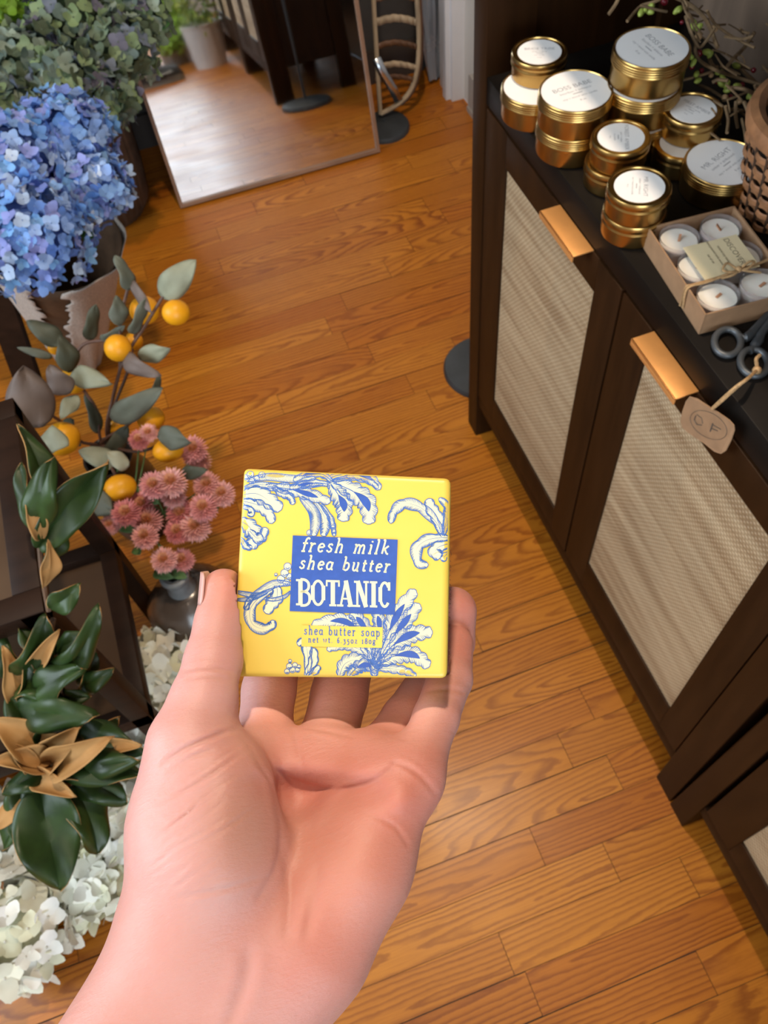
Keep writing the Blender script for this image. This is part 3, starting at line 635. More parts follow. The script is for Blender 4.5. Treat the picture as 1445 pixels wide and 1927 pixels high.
# ------------------------------------------------------------------ berry twigs at the back of the shelf
tw = thing('berry_twigs', 'bare twig garland with red berries and green buds at the back of shelf', 'garland', at_d(1340, 130, 0.95))
M_twig = simple('twig_bark', (0.17, 0.105, 0.05), 0.8, var=0.35, scale=80); M_berry = simple('red_berry', (0.17, 0.010, 0.018), 0.22, var=0.2); M_bud = simple('green_bud', (0.33, 0.40, 0.07), 0.5, var=0.2, scale=100); M_tanb = simple('tan_bud', (0.48, 0.30, 0.15), 0.6, var=0.2)
rr = random.Random(11); m = MB()
tws = [[(1180, 40), (1205, 12), (1235, 2), (1270, -20)], [(1205, 10), (1235, 18), (1255, 22)], [(1312, 74), (1308, 95), (1318, 115), (1345, 131), (1375, 142), (1440, 162)], [(1235, 158), (1265, 154), (1300, 147), (1335, 136), (1350, 125)], [(1345, 53), (1330, 75), (1315, 88), (1300, 60), (1290, 30)],
       [(1350, 131), (1338, 118), (1332, 100)], [(1310, 158), (1335, 168), (1362, 185)], [(1370, 165), (1400, 168), (1425, 182), (1440, 205)], [(1395, 130), (1415, 150), (1440, 170)], [(1388, 125), (1405, 140), (1425, 158)], [(1385, 190), (1384, 215), (1388, 240)], [(1400, 192), (1408, 210), (1420, 225)],
       [(1340, 155), (1352, 150), (1370, 152)], [(1285, 5), (1292, 25), (1305, 40)], [(1145, 27), (1160, 5), (1172, -25)], [(1260, -10), (1300, 10), (1330, 40), (1350, 90)], [(1420, 160), (1430, 200), (1432, 240)], [(1365, 200), (1370, 225), (1368, 250)], [(1420, 60), (1400, 90), (1380, 110), (1365, 130)], [(1330, 20), (1345, 45), (1380, 70), (1420, 90)]]
for q in tws:
    d0 = 0.90 + rr.uniform(-.03, .025); P = [at_d(u, v, d0 + rr.uniform(-.012, .012)) for u, v in q]; m.tube(catmull(P, 5), 0.0013 + rr.random() * .0008, 6)
for k in range(46):
    u, v = rr.uniform(1255, 1445), 0; v = rr.uniform(40, 235) if u > 1310 else rr.uniform(-10, 60); d0 = rr.uniform(.87, .925); a = rr.uniform(-.4, 1.5); L = rr.uniform(18, 60)
    m.tube(catmull([at_d(u, v, d0), at_d(u + L * .5 * math.cos(a) + rr.uniform(-6, 6), v + L * .5 * math.sin(a) + rr.uniform(-6, 6), d0 + rr.uniform(-.01, .01)), at_d(u + L * math.cos(a), v + L * math.sin(a), d0 + rr.uniform(-.015, .015))], 4), 0.0007 + rr.random() * .0007, 5)
m.build('twigs', M_twig, tw)
for u, v, r in ((1283, 127, 7), (1316, 100, 6.5), (1350, 152, 6), (1396, 160, 5.5), (1374, 183, 5.5), (1320, 133, 5), (1302, 126, 5), (1418, 132, 5), (1428, 168, 5), (1283, 42, 4), (1250, 3, 7)):
    dd = 0.905; m = MB(); m.ball(at_d(u, v, dd), r / FPX * dd, 12, 8); m.build('berry', M_berry, tw)
m = MB()
for u, v in ((1335, 102), (1355, 136), (1361, 148), (1366, 158), (1356, 158), (1410, 178), (1412, 186), (1423, 176), (1385, 124), (1300, 110), (1306, 118), (1312, 52), (1306, 48), (1215, 18), (1222, 24), (1208, 24), (1225, 10), (1275, 20), (1280, 18), (1310, 138), (1312, 150), (1387, 160), (1367, 172), (1296, 105), (1330, 98)):
    d = Vector((rr.uniform(-1, 1), rr.uniform(-1, 1), rr.uniform(-.2, 1))); m.ball(at_d(u + rr.uniform(-2, 2), v + rr.uniform(-2, 2), 0.9), 0.0026 + .0012 * rr.random(), 8, 6, d, 1.7)
m.build('green_buds', M_bud, tw)
m = MB()
for u, v, r in ((1314, 69, 7), (1345, 53, 7), (1364, 184, 6.5), (1391, 191, 6), (1338, 141, 5), (1432, 168, 5)):
    m = MB(); m.ball(at_d(u, v, 0.9), r / FPX * .9, 10, 7, ray(u, v - 900), 1.25); m.build('tan_bud', M_tanb, tw)

# ------------------------------------------------------------------ wrapped soap bar, held in the hand
def cam_pt(u, v, d): return np.array([(u - CX) / FPX * d, (v - CY) / FPX * d, d])
def to_world(p): return Vector(EYE + CAM_R.T @ np.asarray(p, float))
SN = np.array([0.10, 0.13, 0.986]); SN /= np.linalg.norm(SN)
S_C = cam_pt(645, 1077, 0.300)
def soap_hit(u, v):
    d = np.array([(u - CX) / FPX, (v - CY) / FPX, 1.0]); return d * ((S_C @ SN) / (d @ SN))
S_TH = 0.031
S_Q = [soap_hit(*p) for p in ((457, 880), (848, 899), (841, 1277), (434, 1274))]     # TL TR BR BL of the front face
s_ex = (S_Q[1] - S_Q[0]) + (S_Q[2] - S_Q[3]); s_ex /= np.linalg.norm(s_ex)
s_ey = np.cross(SN, s_ex)                        # points down the picture
def st(p):                                       # point on the face -> (s, t) in 0..1 and distance to the nearest edge
    q = [np.array([(a - S_C) @ s_ex, (a - S_C) @ s_ey]) for a in S_Q]; x = np.array([(p - S_C) @ s_ex, (p - S_C) @ s_ey])
    ds = []
    for i in range(4):
        a, b = q[i], q[(i + 1) % 4]; e = b - a; n = np.array([-e[1], e[0]]) / np.linalg.norm(e); ds.append((x - a) @ n)
    return x, q, ds
S_BEV = 0.0026
M_yel, _nt, _b = new_mat('yellow_wrap_paper')
_n = noise(_nt, 40, 3, 0.5, coords(_nt))
_nt.links.new(mixc(_nt, _n, (0.73, 0.52, 0.072), (0.77, 0.575, 0.105)), _b.inputs['Base Color']); _b.inputs['Roughness'].default_value = 0.38
bump(_nt, _b, noise(_nt, 55, 3, 0.5, coords(_nt)), 0.12, 0.0012)
M_cream = simple('cream_ink', (0.76, 0.735, 0.47), 0.42); M_blue = simple('blue_ink', (0.024, 0.085, 0.37), 0.42, var=0.1, scale=300)
M_blue2 = simple('blue_line_ink', (0.050, 0.145, 0.46), 0.45)
M_goldink = simple('gold_side_ink', (0.62, 0.36, 0.03), 0.4); 
soap = thing('soap_bar', 'yellow wrapped square soap bar with blue BOTANIC label, held in the hand', 'soap', to_world(S_C + SN * S_TH))
def build_soap():
    bm = bmesh.new(); fr = [bm.verts.new(to_world(p)) for p in S_Q]
    k = 0.985; bk = [bm.verts.new(to_world(S_C + (p - S_C) * k + SN * S_TH)) for p in S_Q]
    bm.faces.new(fr); bm.faces.new(bk[::-1])
    for i in range(4): bm.faces.new((fr[i], bk[i], bk[(i + 1) % 4], fr[(i + 1) % 4]))
    bmesh.ops.recalc_face_normals(bm, faces=bm.faces[:])
    bmesh.ops.bevel(bm, geom=bm.edges[:], offset=S_BEV, segments=4, profile=0.6, affect='EDGES')
    bmesh.ops.triangulate(bm, faces=[f for f in bm.faces if len(f.verts) > 4])
    mb = MB(); bm.verts.index_update(); mb.add([v.co.copy() for v in bm.verts], [[v.index for v in f.verts] for f in bm.faces]); bm.free()
    mb.build('paper_wrap', M_yel, soap, sharp=35)
build_soap()
class Print:
    """flat ink on the soap's front face; coordinates are 1445-wide enlargement units of the face"""
    def __init__(s): s.mb = MB()
    def P(s, x, y, lift):
        p = soap_hit(400 + x / 2.89, 860 + y / 2.89); xx, q, ds = st(p)
        for i in range(4):
            lim = 0.0007
            if ds[i] < lim:
                a, b = q[i], q[(i + 1) % 4]; e = b - a; n = np.array([-e[1], e[0]]) / np.linalg.norm(e); xx = xx + n * (lim - ds[i])
        p = S_C + s_ex * xx[0] + s_ey * xx[1]; _, _, ds = st(p)
        e = min(ds); drop = 0.0
        if e < S_BEV: drop = S_BEV - math.sqrt(max(0, S_BEV ** 2 - (S_BEV - e) ** 2))
        return to_world(p + SN * (drop * 0.85 - lift))
    def strip(s, L, Rr, m, lift):
        s.mb.m = m; k = len(L); vs = []
        for a, b in zip(L, Rr): vs += [s.P(*a, lift), s.P(*b, lift)]
        s.mb.add(vs, [(2 * i, 2 * i + 1, 2 * i + 3, 2 * i + 2) for i in range(k - 1)])
    def line(s, pts, w, m=1, lift=0.00022, smooth=True, taper=False):
        Q = [Vector((p[0], p[1], 0)) for p in pts]
        if smooth and len(Q) > 2: Q = catmull(Q, 5)
        L, Rr = [], []
        for i, p in enumerate(Q):
            d = (Q[min(i + 1, len(Q) - 1)] - Q[max(i - 1, 0)]); d.normalize(); n = Vector((-d.y, d.x, 0)); ww = w / 2
            if taper: ww *= 1 - 0.85 * i / (len(Q) - 1)
            L.append((p.x + n.x * ww, p.y + n.y * ww)); Rr.append((p.x - n.x * ww, p.y - n.y * ww))
        s.strip(L, Rr, m, lift)
    def disc(s, x, y, r, m=0, lift=0.00016, ring=True):
        s.mb.m = m; s.mb.poly([s.P(x + r * math.cos(a), y + r * math.sin(a), lift) for a in [2 * PI * k / 14 for k in range(14)]])
        if ring:
            s.line([(x + r * math.cos(a), y + r * math.sin(a)) for a in [2 * PI * k / 14 for k in range(15)]], 3.2, 1, lift + 0.00006, smooth=False)
            s.line([(x - r * .5, y + r * .3), (x, y + r * .6), (x + r * .55, y + r * .25)], 4.5, 1, lift + 0.00006)
    def plume(s, spine, w, lobes=0, hatch=1.0, drop=False, pw=0.5, one=False, tip=0.12):
        Q = catmull([Vector((a, b, 0)) for a, b in spine], 16); n = len(Q); w = w * 0.93; s.k = getattr(s, 'k', 0) + 1
        base = 0.00004 + (s.k % 12) * 0.000009
        L, Rr, N, T = [], [], [], []
        for i, p in enumerate(Q):
            t = i / (n - 1); d = Q[min(i + 1, n - 1)] - Q[max(i - 1, 0)]; d.normalize(); nn = Vector((-d.y, d.x, 0))
            pr = (math.sin(PI * min(1, t * 0.93 + 0.03)) ** pw) if t > 0.45 else (0.22 + 0.78 * math.sin(PI * (t * 0.93 + 0.03)) ** 0.9)
            if t > 0.97: pr *= 0.6
            sc = 1 + (0.30 * abs(math.sin(lobes * PI * t)) - 0.17 if lobes else 0)
            ww = w / 2 * max(pr, tip) * sc
            L.append((p.x + nn.x * ww, p.y + nn.y * ww)); Rr.append((p.x - nn.x * ww, p.y - nn.y * ww)); N.append(nn); T.append(d)
        s.strip(L, Rr, 0, base + 0.00004)
        o = base + 0.00012
        s.line(L, 3.8, 1, o, smooth=False); s.line(Rr, 3.8, 1, o, smooth=False)
        s.line([L[-1], Rr[-1]], 3.8, 1, o, smooth=False)
        if hatch > 0:
            for side in ((L, Rr) if not one else (Rr,)):
                for i in range(2, n - 3, 1):
                    e = Vector((*side[i], 0)); c = Q[i]; reach = (0.38 + 0.34 * R_.random()) * hatch
                    b = e.lerp(c, min(0.9, reach)) - T[i] * w * 0.20
                    s.line([(e.x, e.y), (b.x, b.y)], 3.6, 1, o, smooth=False, taper=True)
        if drop:
            i0, i1 = int(n * 0.34), int(n * 0.80); A, B = [], []
            for i in range(i0, i1):
                t = (i - i0) / (i1 - i0 - 1); ww = w * 0.21 * math.sin(PI * t ** 1.5) ** 0.8
                A.append((Q[i].x + N[i].x * ww, Q[i].y + N[i].y * ww)); B.append((Q[i].x - N[i].x * ww, Q[i].y - N[i].y * ww))
            s.strip(A, B, 2, o + 0.00003); s.line([(q.x, q.y) for q in Q[2:i0 + 2]], 4.5, 1, o, smooth=False)
        elif not one: s.line([(q.x, q.y) for q in Q[1:int(n * .7)]], 3.0, 1, o, smooth=False, taper=True)
pr = Print()
for sp, w, lo, ha, dr in (
    ([(185, 128), (300, 108), (430, 118), (560, 118)], 46, 0, 1.5, False), ([(170, 165), (260, 150), (420, 165), (600, 150)], 34, 0, 1.6, False),
    ([(650, 135), (600, 95), (520, 88), (440, 130)], 46, 5, 1.2, True), ([(640, 110), (740, 88), (840, 105), (912, 175)], 66, 7, 1.1, True),
    ([(640, 150), (560, 140), (490, 150), (420, 170)], 44, 4, 1.2, True), ([(650, 130), (760, 110), (850, 130), (900, 170)], 40, 5, 1.2, False),
    ([(640, 140), (680, 200), (715, 265), (708, 350)], 104, 7, 1.15, True), ([(650, 140), (760, 185), (840, 255), (850, 365)], 112, 7, 1.1, True),
    ([(290, 160), (420, 175), (530, 205), (640, 245)], 72, 6, 1.25, True), ([(330, 160), (370, 195), (420, 215), (440, 258)], 46, 5, 1.3, False),
    ([(480, 220), (545, 290), (560, 350), (548, 430)], 66, 0, 1.8, False), ([(560, 250), (605, 320), (612, 380), (600, 430)], 60, 0, 1.3, False), ([(590, 255), (640, 330), (655, 380), (662, 430)], 34, 4, 1.5, False),
    ([(160, 205), (240, 200), (310, 240), (375, 285)], 96, 5, 0.55, False), ([(165, 240), (240, 260), (300, 300), (325, 360)], 70, 4, 0.7, False), ([(160, 270), (200, 280), (215, 310), (190, 310)], 34, 3, 0.8, False),
    ([(145, 345), (200, 380), (230, 440), (200, 490)], 100, 5, 0.7, False), ([(200, 400), (240, 440), (270, 430), (292, 385)], 62, 4, 0.9, False), ([(150, 440), (170, 470), (190, 490), (215, 490)], 40, 3, 1.1, False),
    ([(1250, 430), (1215, 355), (1130, 275), (1040, 255), (985, 300), (968, 360)], 62, 5, 1.2, False), ([(1240, 410), (1225, 340), (1190, 280), (1172, 228)], 72, 4, 0.5, False),
    ([(1255, 430), (1272, 340), (1275, 270), (1232, 225)], 44, 3, 1.2, False), ([(1285, 440), (1230, 440), (1160, 455), (1110, 500), (1120, 575), (1172, 588)], 66, 4, 0.9, False),
    ([(1285, 470), (1230, 490), (1210, 520), (1240, 545)], 80, 4, 0.6, False), ([(1280, 520), (1262, 540), (1255, 550), (1240, 555)], 40, 2, 0.4, False),
    ([(120, 730), (180, 745), (240, 752), (300, 735)], 30, 0, 1.6, False), ([(120, 775), (190, 775), (240, 760), (300, 735)], 26, 0, 1.6, False), ([(425, 690), (340, 690), (260, 735), (200, 775)], 50, 0, 1.5, False),
    ([(425, 730), (390, 760), (330, 775), (280, 770)], 22, 0, 1.4, False), ([(350, 705), (350, 760), (320, 800), (290, 850)], 76, 4, 0.5, False),
    ([(330, 720), (255, 765), (205, 830), (215, 905), (275, 935), (322, 915), (328, 888)], 62, 4, 0.9, False), ([(230, 750), (195, 790), (185, 820), (182, 832)], 34, 2, 0.8, False),
    ([(515, 1185), (520, 1110), (512, 1040), (490, 1008), (462, 1020)], 56, 3, 0.6, False), ([(505, 1190), (540, 1130), (552, 1080), (545, 1040)], 54, 3, 0.5, False), ([(510, 1192), (545, 1175), (570, 1150), (580, 1136)], 40, 3, 0.6, False),
    ([(870, 1130), (800, 960), (700, 890), (540, 915)], 86, 8, 1.1, True), ([(870, 1130), (850, 980), (800, 890), (750, 850)], 80, 6, 1.1, True), ([(880, 1130), (905, 980), (905, 890), (880, 830)], 76, 5, 1.1, True),
    ([(880, 1140), (955, 960), (1010, 850), (1102, 722)], 96, 8, 1.1, True), ([(880, 1140), (980, 980), (1050, 890), (1125, 800)], 92, 7, 1.1, True), ([(885, 1135), (975, 1030), (1080, 965), (1195, 952)], 104, 8, 1.1, True),
    ([(885, 1140), (980, 1085), (1090, 1075), (1178, 1140)], 96, 8, 1.1, True), ([(880, 1150), (960, 1150), (1050, 1165), (1105, 1195)], 50, 6, 1.3, False),
    ([(900, 1150), (820, 1060), (720, 1025), (622, 1048)], 52, 9, 1.4, False), ([(690, 1190), (720, 1125), (790, 1105), (880, 1150)], 84, 6, 1.2, False), ([(740, 1195), (780, 1150), (840, 1130), (900, 1165)], 74, 6, 1.3, True),
    ([(880, 1195), (880, 1150), (890, 1110), (900, 1060)], 60, 4, 1.4, False)):
    pr.plume(sp, w, lo, ha, dr)
for x, y, r in ((205, 95, 19), (268, 97, 17), (215, 130, 17), (240, 118, 15), (178, 110, 15), (408, 596, 20), (392, 632, 21), (372, 664, 20), (402, 684, 19), (418, 650, 16), (345, 640, 8), (527, 412, 15), (655, 380, 10), (660, 405, 10),
                (422, 1110, 9), (418, 1138, 16), (448, 1132, 14), (435, 1158, 16), (462, 1158, 13), (405, 1166, 14), (470, 1140, 10)):
    pr.disc(x, y, r)
def block(m, cs, lift):
    A, B, Cc, D = cs; L = [tuple(np.array(A) * (1 - k / 6) + np.array(D) * k / 6) for k in range(7)]; Rr = [tuple(np.array(B) * (1 - k / 6) + np.array(Cc) * k / 6) for k in range(7)]
    pr.strip(L, Rr, m, lift)
block(3, ((487, 915), (926, 926), (921, 1038), (484, 1030)), 0.00034)
pr.mb.build('printed_scrollwork', [M_cream, M_blue2, M_blue, M_yel], soap, smooth=False)['label'] = 'cream and blue engraved leaf scrolls'
pr.mb = MB(); block(0, ((437, 427), (1007, 450), (992, 858), (420, 838)), 0.00036)
pr.mb.build('label_block', [M_blue], soap, smooth=False)['label'] = 'blue label rectangle'
# lettering: each letter a set of pen strokes on a box of x-height 1
def arc(cx, cy, rx, ry, a0, a1, n=12): return [(cx + rx * math.cos(math.radians(a0 + (a1 - a0) * k / n)), cy + ry * math.sin(math.radians(a0 + (a1 - a0) * k / n))) for k in range(n + 1)]
G = {'a': (.82, [arc(.38, .48, .30, .46, 40, 330), [(.68, .95), (.66, .15), (.86, .02)]]),
     'b': (.82, [[(.02, 1.55), (.16, 1.55), (.16, .05)], arc(.42, .47, .30, .47, 175, -175)]),
     'e': (.76, [[(.12, .50), (.66, .56)], arc(.40, .48, .30, .48, 10, 320)]),
     'f': (.60, [[(.70, 1.42), (.56, 1.58), (.38, 1.45), (.32, 1.0), (.32, 0.0)], [(.06, .95), (.62, .95)], [(.12, 0), (.52, 0)]]),
     'g': (.80, [arc(.36, .62, .24, .34, 0, 360), arc(.36, -.18, .30, .22, 0, 360), [(.56, .85), (.78, .95)], [(.24, .30), (.18, .12), (.50, .04)]]),
     'h': (.92, [[(.02, 1.55), (.18, 1.55), (.18, 0)], [(.18, .62), (.34, .92), (.58, .92), (.68, .65), (.68, 0)], [(.04, 0), (.32, 0)], [(.54, 0), (.84, 0)]]),
     'i': (.44, [[(.04, .92), (.20, .92), (.20, 0)], [(.04, 0), (.36, 0)], [(.20, 1.30), (.20, 1.47)]]),
     'k': (.86, [[(.02, 1.55), (.18, 1.55), (.18, 0)], [(.70, .95), (.20, .42)], [(.36, .58), (.66, .06), (.86, 0)]]),
     'l': (.44, [[(.04, 1.55), (.20, 1.55), (.20, 0)], [(.04, 0), (.36, 0)]]),
     'm': (1.36, [[(.02, .92), (.18, .92), (.18, 0)], [(.18, .62), (.34, .92), (.52, .92), (.62, .65), (.62, 0)], [(.62, .62), (.80, .92), (.98, .92), (1.08, .65), (1.08, 0)], [(.04, 0), (.30, 0)], [(.50, 0), (.74, 0)], [(.96, 0), (1.24, 0)]]),
     'n': (.92, [[(.02, .92), (.18, .92), (.18, 0)], [(.18, .62), (.34, .92), (.56, .92), (.66, .65), (.66, 0)], [(.04, 0), (.32, 0)], [(.54, 0), (.82, 0)]]),
     'o': (.82, [arc(.40, .47, .31, .47, 0, 360, 16)]), 'p': (.86, [[(.02, .92), (.18, .92), (.18, -.5)], arc(.44, .47, .29, .47, 170, -170), [(.04, -.5), (.34, -.5)]]),
     'r': (.68, [[(.02, .92), (.20, .92), (.20, 0)], [(.20, .55), (.34, .88), (.50, .94), (.60, .84)], [(.04, 0), (.38, 0)]]),
     's': (.68, [[(.56, .78), (.42, .95), (.20, .90), (.14, .70), (.34, .52), (.54, .36), (.52, .10), (.32, 0), (.12, .12), (.08, .24)]]),
     't': (.56, [[(.24, 1.35), (.24, .20), (.34, .02), (.52, .10)], [(.04, .93), (.50, .93)]]),
     'u': (.92, [[(.04, .92), (.18, .92), (.18, .30), (.30, .02), (.52, .06), (.68, .35)], [(.56, .92), (.68, .92), (.68, .05), (.86, 0)]]),
     'w': (1.16, [[(.02, .93), (.28, .93)], [(.14, .93), (.34, .02), (.56, .85), (.78, .02), (.98, .93)], [(.84, .93), (1.10, .93)]]),
     'x': (.8, [[(.1, .93), (.7, 0)], [(.7, .93), (.1, 0)]]), 'z': (.72, [[(.10, .92), (.58, .92), (.10, 0), (.60, 0), (.62, .18)]]), '.': (.36, [[(.14, .0), (.14, .16)]]), ' ': (.62, []),
     '1': (.56, [[(.10, .80), (.26, .95), (.26, 0)], [(.08, 0), (.44, 0)]]), '3': (.74, [[(.12, .80), (.34, .95), (.56, .75), (.32, .50)], [(.32, .50), (.60, .25), (.46, -.25), (.12, -.38)]]),
     '5': (.74, [[(.60, .95), (.22, .95), (.20, .48), (.50, .45), (.58, .05), (.38, -.35), (.12, -.36)]]), '6': (.76, [[(.58, 1.45), (.24, 1.05), (.12, .45), (.34, .02), (.60, .30), (.46, .75), (.16, .60)]]),
     '8': (.78, [arc(.38, 1.02, .22, .34, 0, 360), arc(.38, .35, .28, .36, 0, 360)]), '0': (.8, [arc(.38, .47, .30, .47, 0, 360, 16)])}
def letters(text, p0, p1, xh, th, m, lift, slant=0.0, track=0.25):
    adv = [G[c][0] + track for c in text]; tot = sum(adv) - track
    p0 = np.array(p0, float); p1 = np.array(p1, float); d = p1 - p0; sx = np.linalg.norm(d) / tot; ex = d / np.linalg.norm(d); ey = np.array([ex[1], -ex[0]])
    x = 0.0
    for c, a in zip(text, adv):
        for stroke in G[c][1]:
            pts = [tuple(p0 + ex * ((x + q[0] + slant * q[1]) * sx) + ey * q[1] * xh) for q in stroke]
            pr.line(pts, th, m, lift, smooth=len(pts) > 2 and len(pts) < 9 and c not in 'zw')
        x += a
pr.mb = MB()
letters('fresh milk', (478, 512), (955, 528), 46, 9.5, 0, 0.00042, 0.22); letters('shea butter', (470, 606), (960, 626), 44, 9.5, 0, 0.00042, 0.20)
BL = {'B': (455, 535, [('v', .30, .30), ('s', [(.30, 1), (.62, .98), (.84, .86), (.84, .66), (.62, .54), (.30, .53)]), ('s', [(.30, .53), (.66, .52), (.90, .40), (.90, .14), (.66, .01), (.30, 0)])], [(0, .42, 0), (0, .42, 1)]),
      'O': (533, 617, [('o', )], []), 'T': (618, 692, [('v', .5, .5)], [(.0, 1.0, 1), (.24, .76, 0)]), 'A': (678, 772, [('l', .50, 1, .20, 0), ('r', .50, 1, .80, 0), ('h', .28, .72, .30)], [(.0, .36, 0), (.60, 1.0, 0)]),
      'N': (770, 852, [('l', .22, 1, .22, 0), ('r', .24, 1, .80, 0), ('l', .80, 1, .80, 0)], [(.02, .40, 0), (.0, .34, 1), (.62, .98, 1)]), 'I': (856, 896, [('v', .5, .5)], [(.0, 1.0, 0), (.0, 1.0, 1)]), 'C': (900, 970, [('c', )], [])}
def bpt(xa, xb, q):
    yb = 806 + (xa + q[0] * (xb - xa) - 460) * 0.028; yt = 665 + (xa + q[0] * (xb - xa) - 460) * 0.028
    return (xa + q[0] * (xb - xa), yb + (yt - yb) * q[1])
for ch, (xa, xb, parts, ser) in BL.items():
    f = lambda *q: bpt(xa, xb, q)
    for p in parts:
        if p[0] == 'v': pr.line([f(p[1], 0), f(p[2], 1)], 23, 0, 0.00042, False)
        elif p[0] == 's': pr.line([f(*q) for q in p[1]], 14, 0, 0.00043)
        elif p[0] == 'o':
            pts = [f(.5 + .36 * math.cos(a), .5 + .46 * math.sin(a)) for a in [2 * PI * k / 28 for k in range(29)]]; pr.line(pts, 14, 0, 0.00042, False)
            for sx_ in (.16, .84): pr.line([f(sx_, .22), f(sx_, .78)], 20, 0, 0.00043, False)
        elif p[0] == 'l': pr.line([f(p[1], p[2]), f(p[3], p[4])], 11, 0, 0.00042, False)
        elif p[0] == 'r': pr.line([f(p[1], p[2]), f(p[3], p[4])], 23, 0, 0.00043, False)
        elif p[0] == 'h': pr.line([f(p[1], p[3]), f(p[2], p[3])], 9, 0, 0.00042, False)
        elif p[0] == 'c':
            pr.line([f(.52 + .36 * math.cos(math.radians(a)), .5 + .46 * math.sin(math.radians(a))) for a in range(38, 325, 10)], 14, 0, 0.00042, False); pr.line([f(.18, .22), f(.18, .78)], 20, 0, 0.00043, False)
            pr.line([f(.86, .66), f(.86, .98)], 13, 0, 0.00043, False)
    for x0_, x1_, y in ser: pr.line([f(x0_, y + (.035 if y == 0 else -.035)), f(x1_, y + (.035 if y == 0 else -.035))], 11, 0, 0.00044, False)
    if ch == 'T':
        for xx in (.05, .95): pr.line([f(xx, .98), f(xx, .76)], 9, 0, 0.00044, False)
pr.mb.build('label_lettering', [M_cream], soap, smooth=False)
pr.mb = MB()
letters('shea butter soap', (498, 964), (910, 976), 29, 5.2, 0, 0.00044, 0.0, 0.32); letters('net wt. 6.35oz 180g', (521, 1007), (886, 1016), 20, 4.2, 0, 0.00044, 0.0, 0.32)
pr.mb.build('small_lettering', [M_blue2], soap, smooth=False)
# fine print on the soap's side wall
sm = MB()
for k in range(26):
    t = 0.34 + 0.62 * k / 26; a = S_Q[1] + (S_Q[2] - S_Q[1]) * t; w = 0.004 + 0.018 * R_.random()
    p = [a + SN * (0.004 + dz) + s_ex * 0.0003 + (S_Q[2] - S_Q[1]) * dt for dz, dt in ((0, 0), (w, 0), (w, 0.006), (0, 0.006))]
    sm.poly([to_world(q) for q in p])
sm.build('side_print', simple('brown_side_print', (0.09, 0.06, 0.03), 0.5), soap, smooth=False)
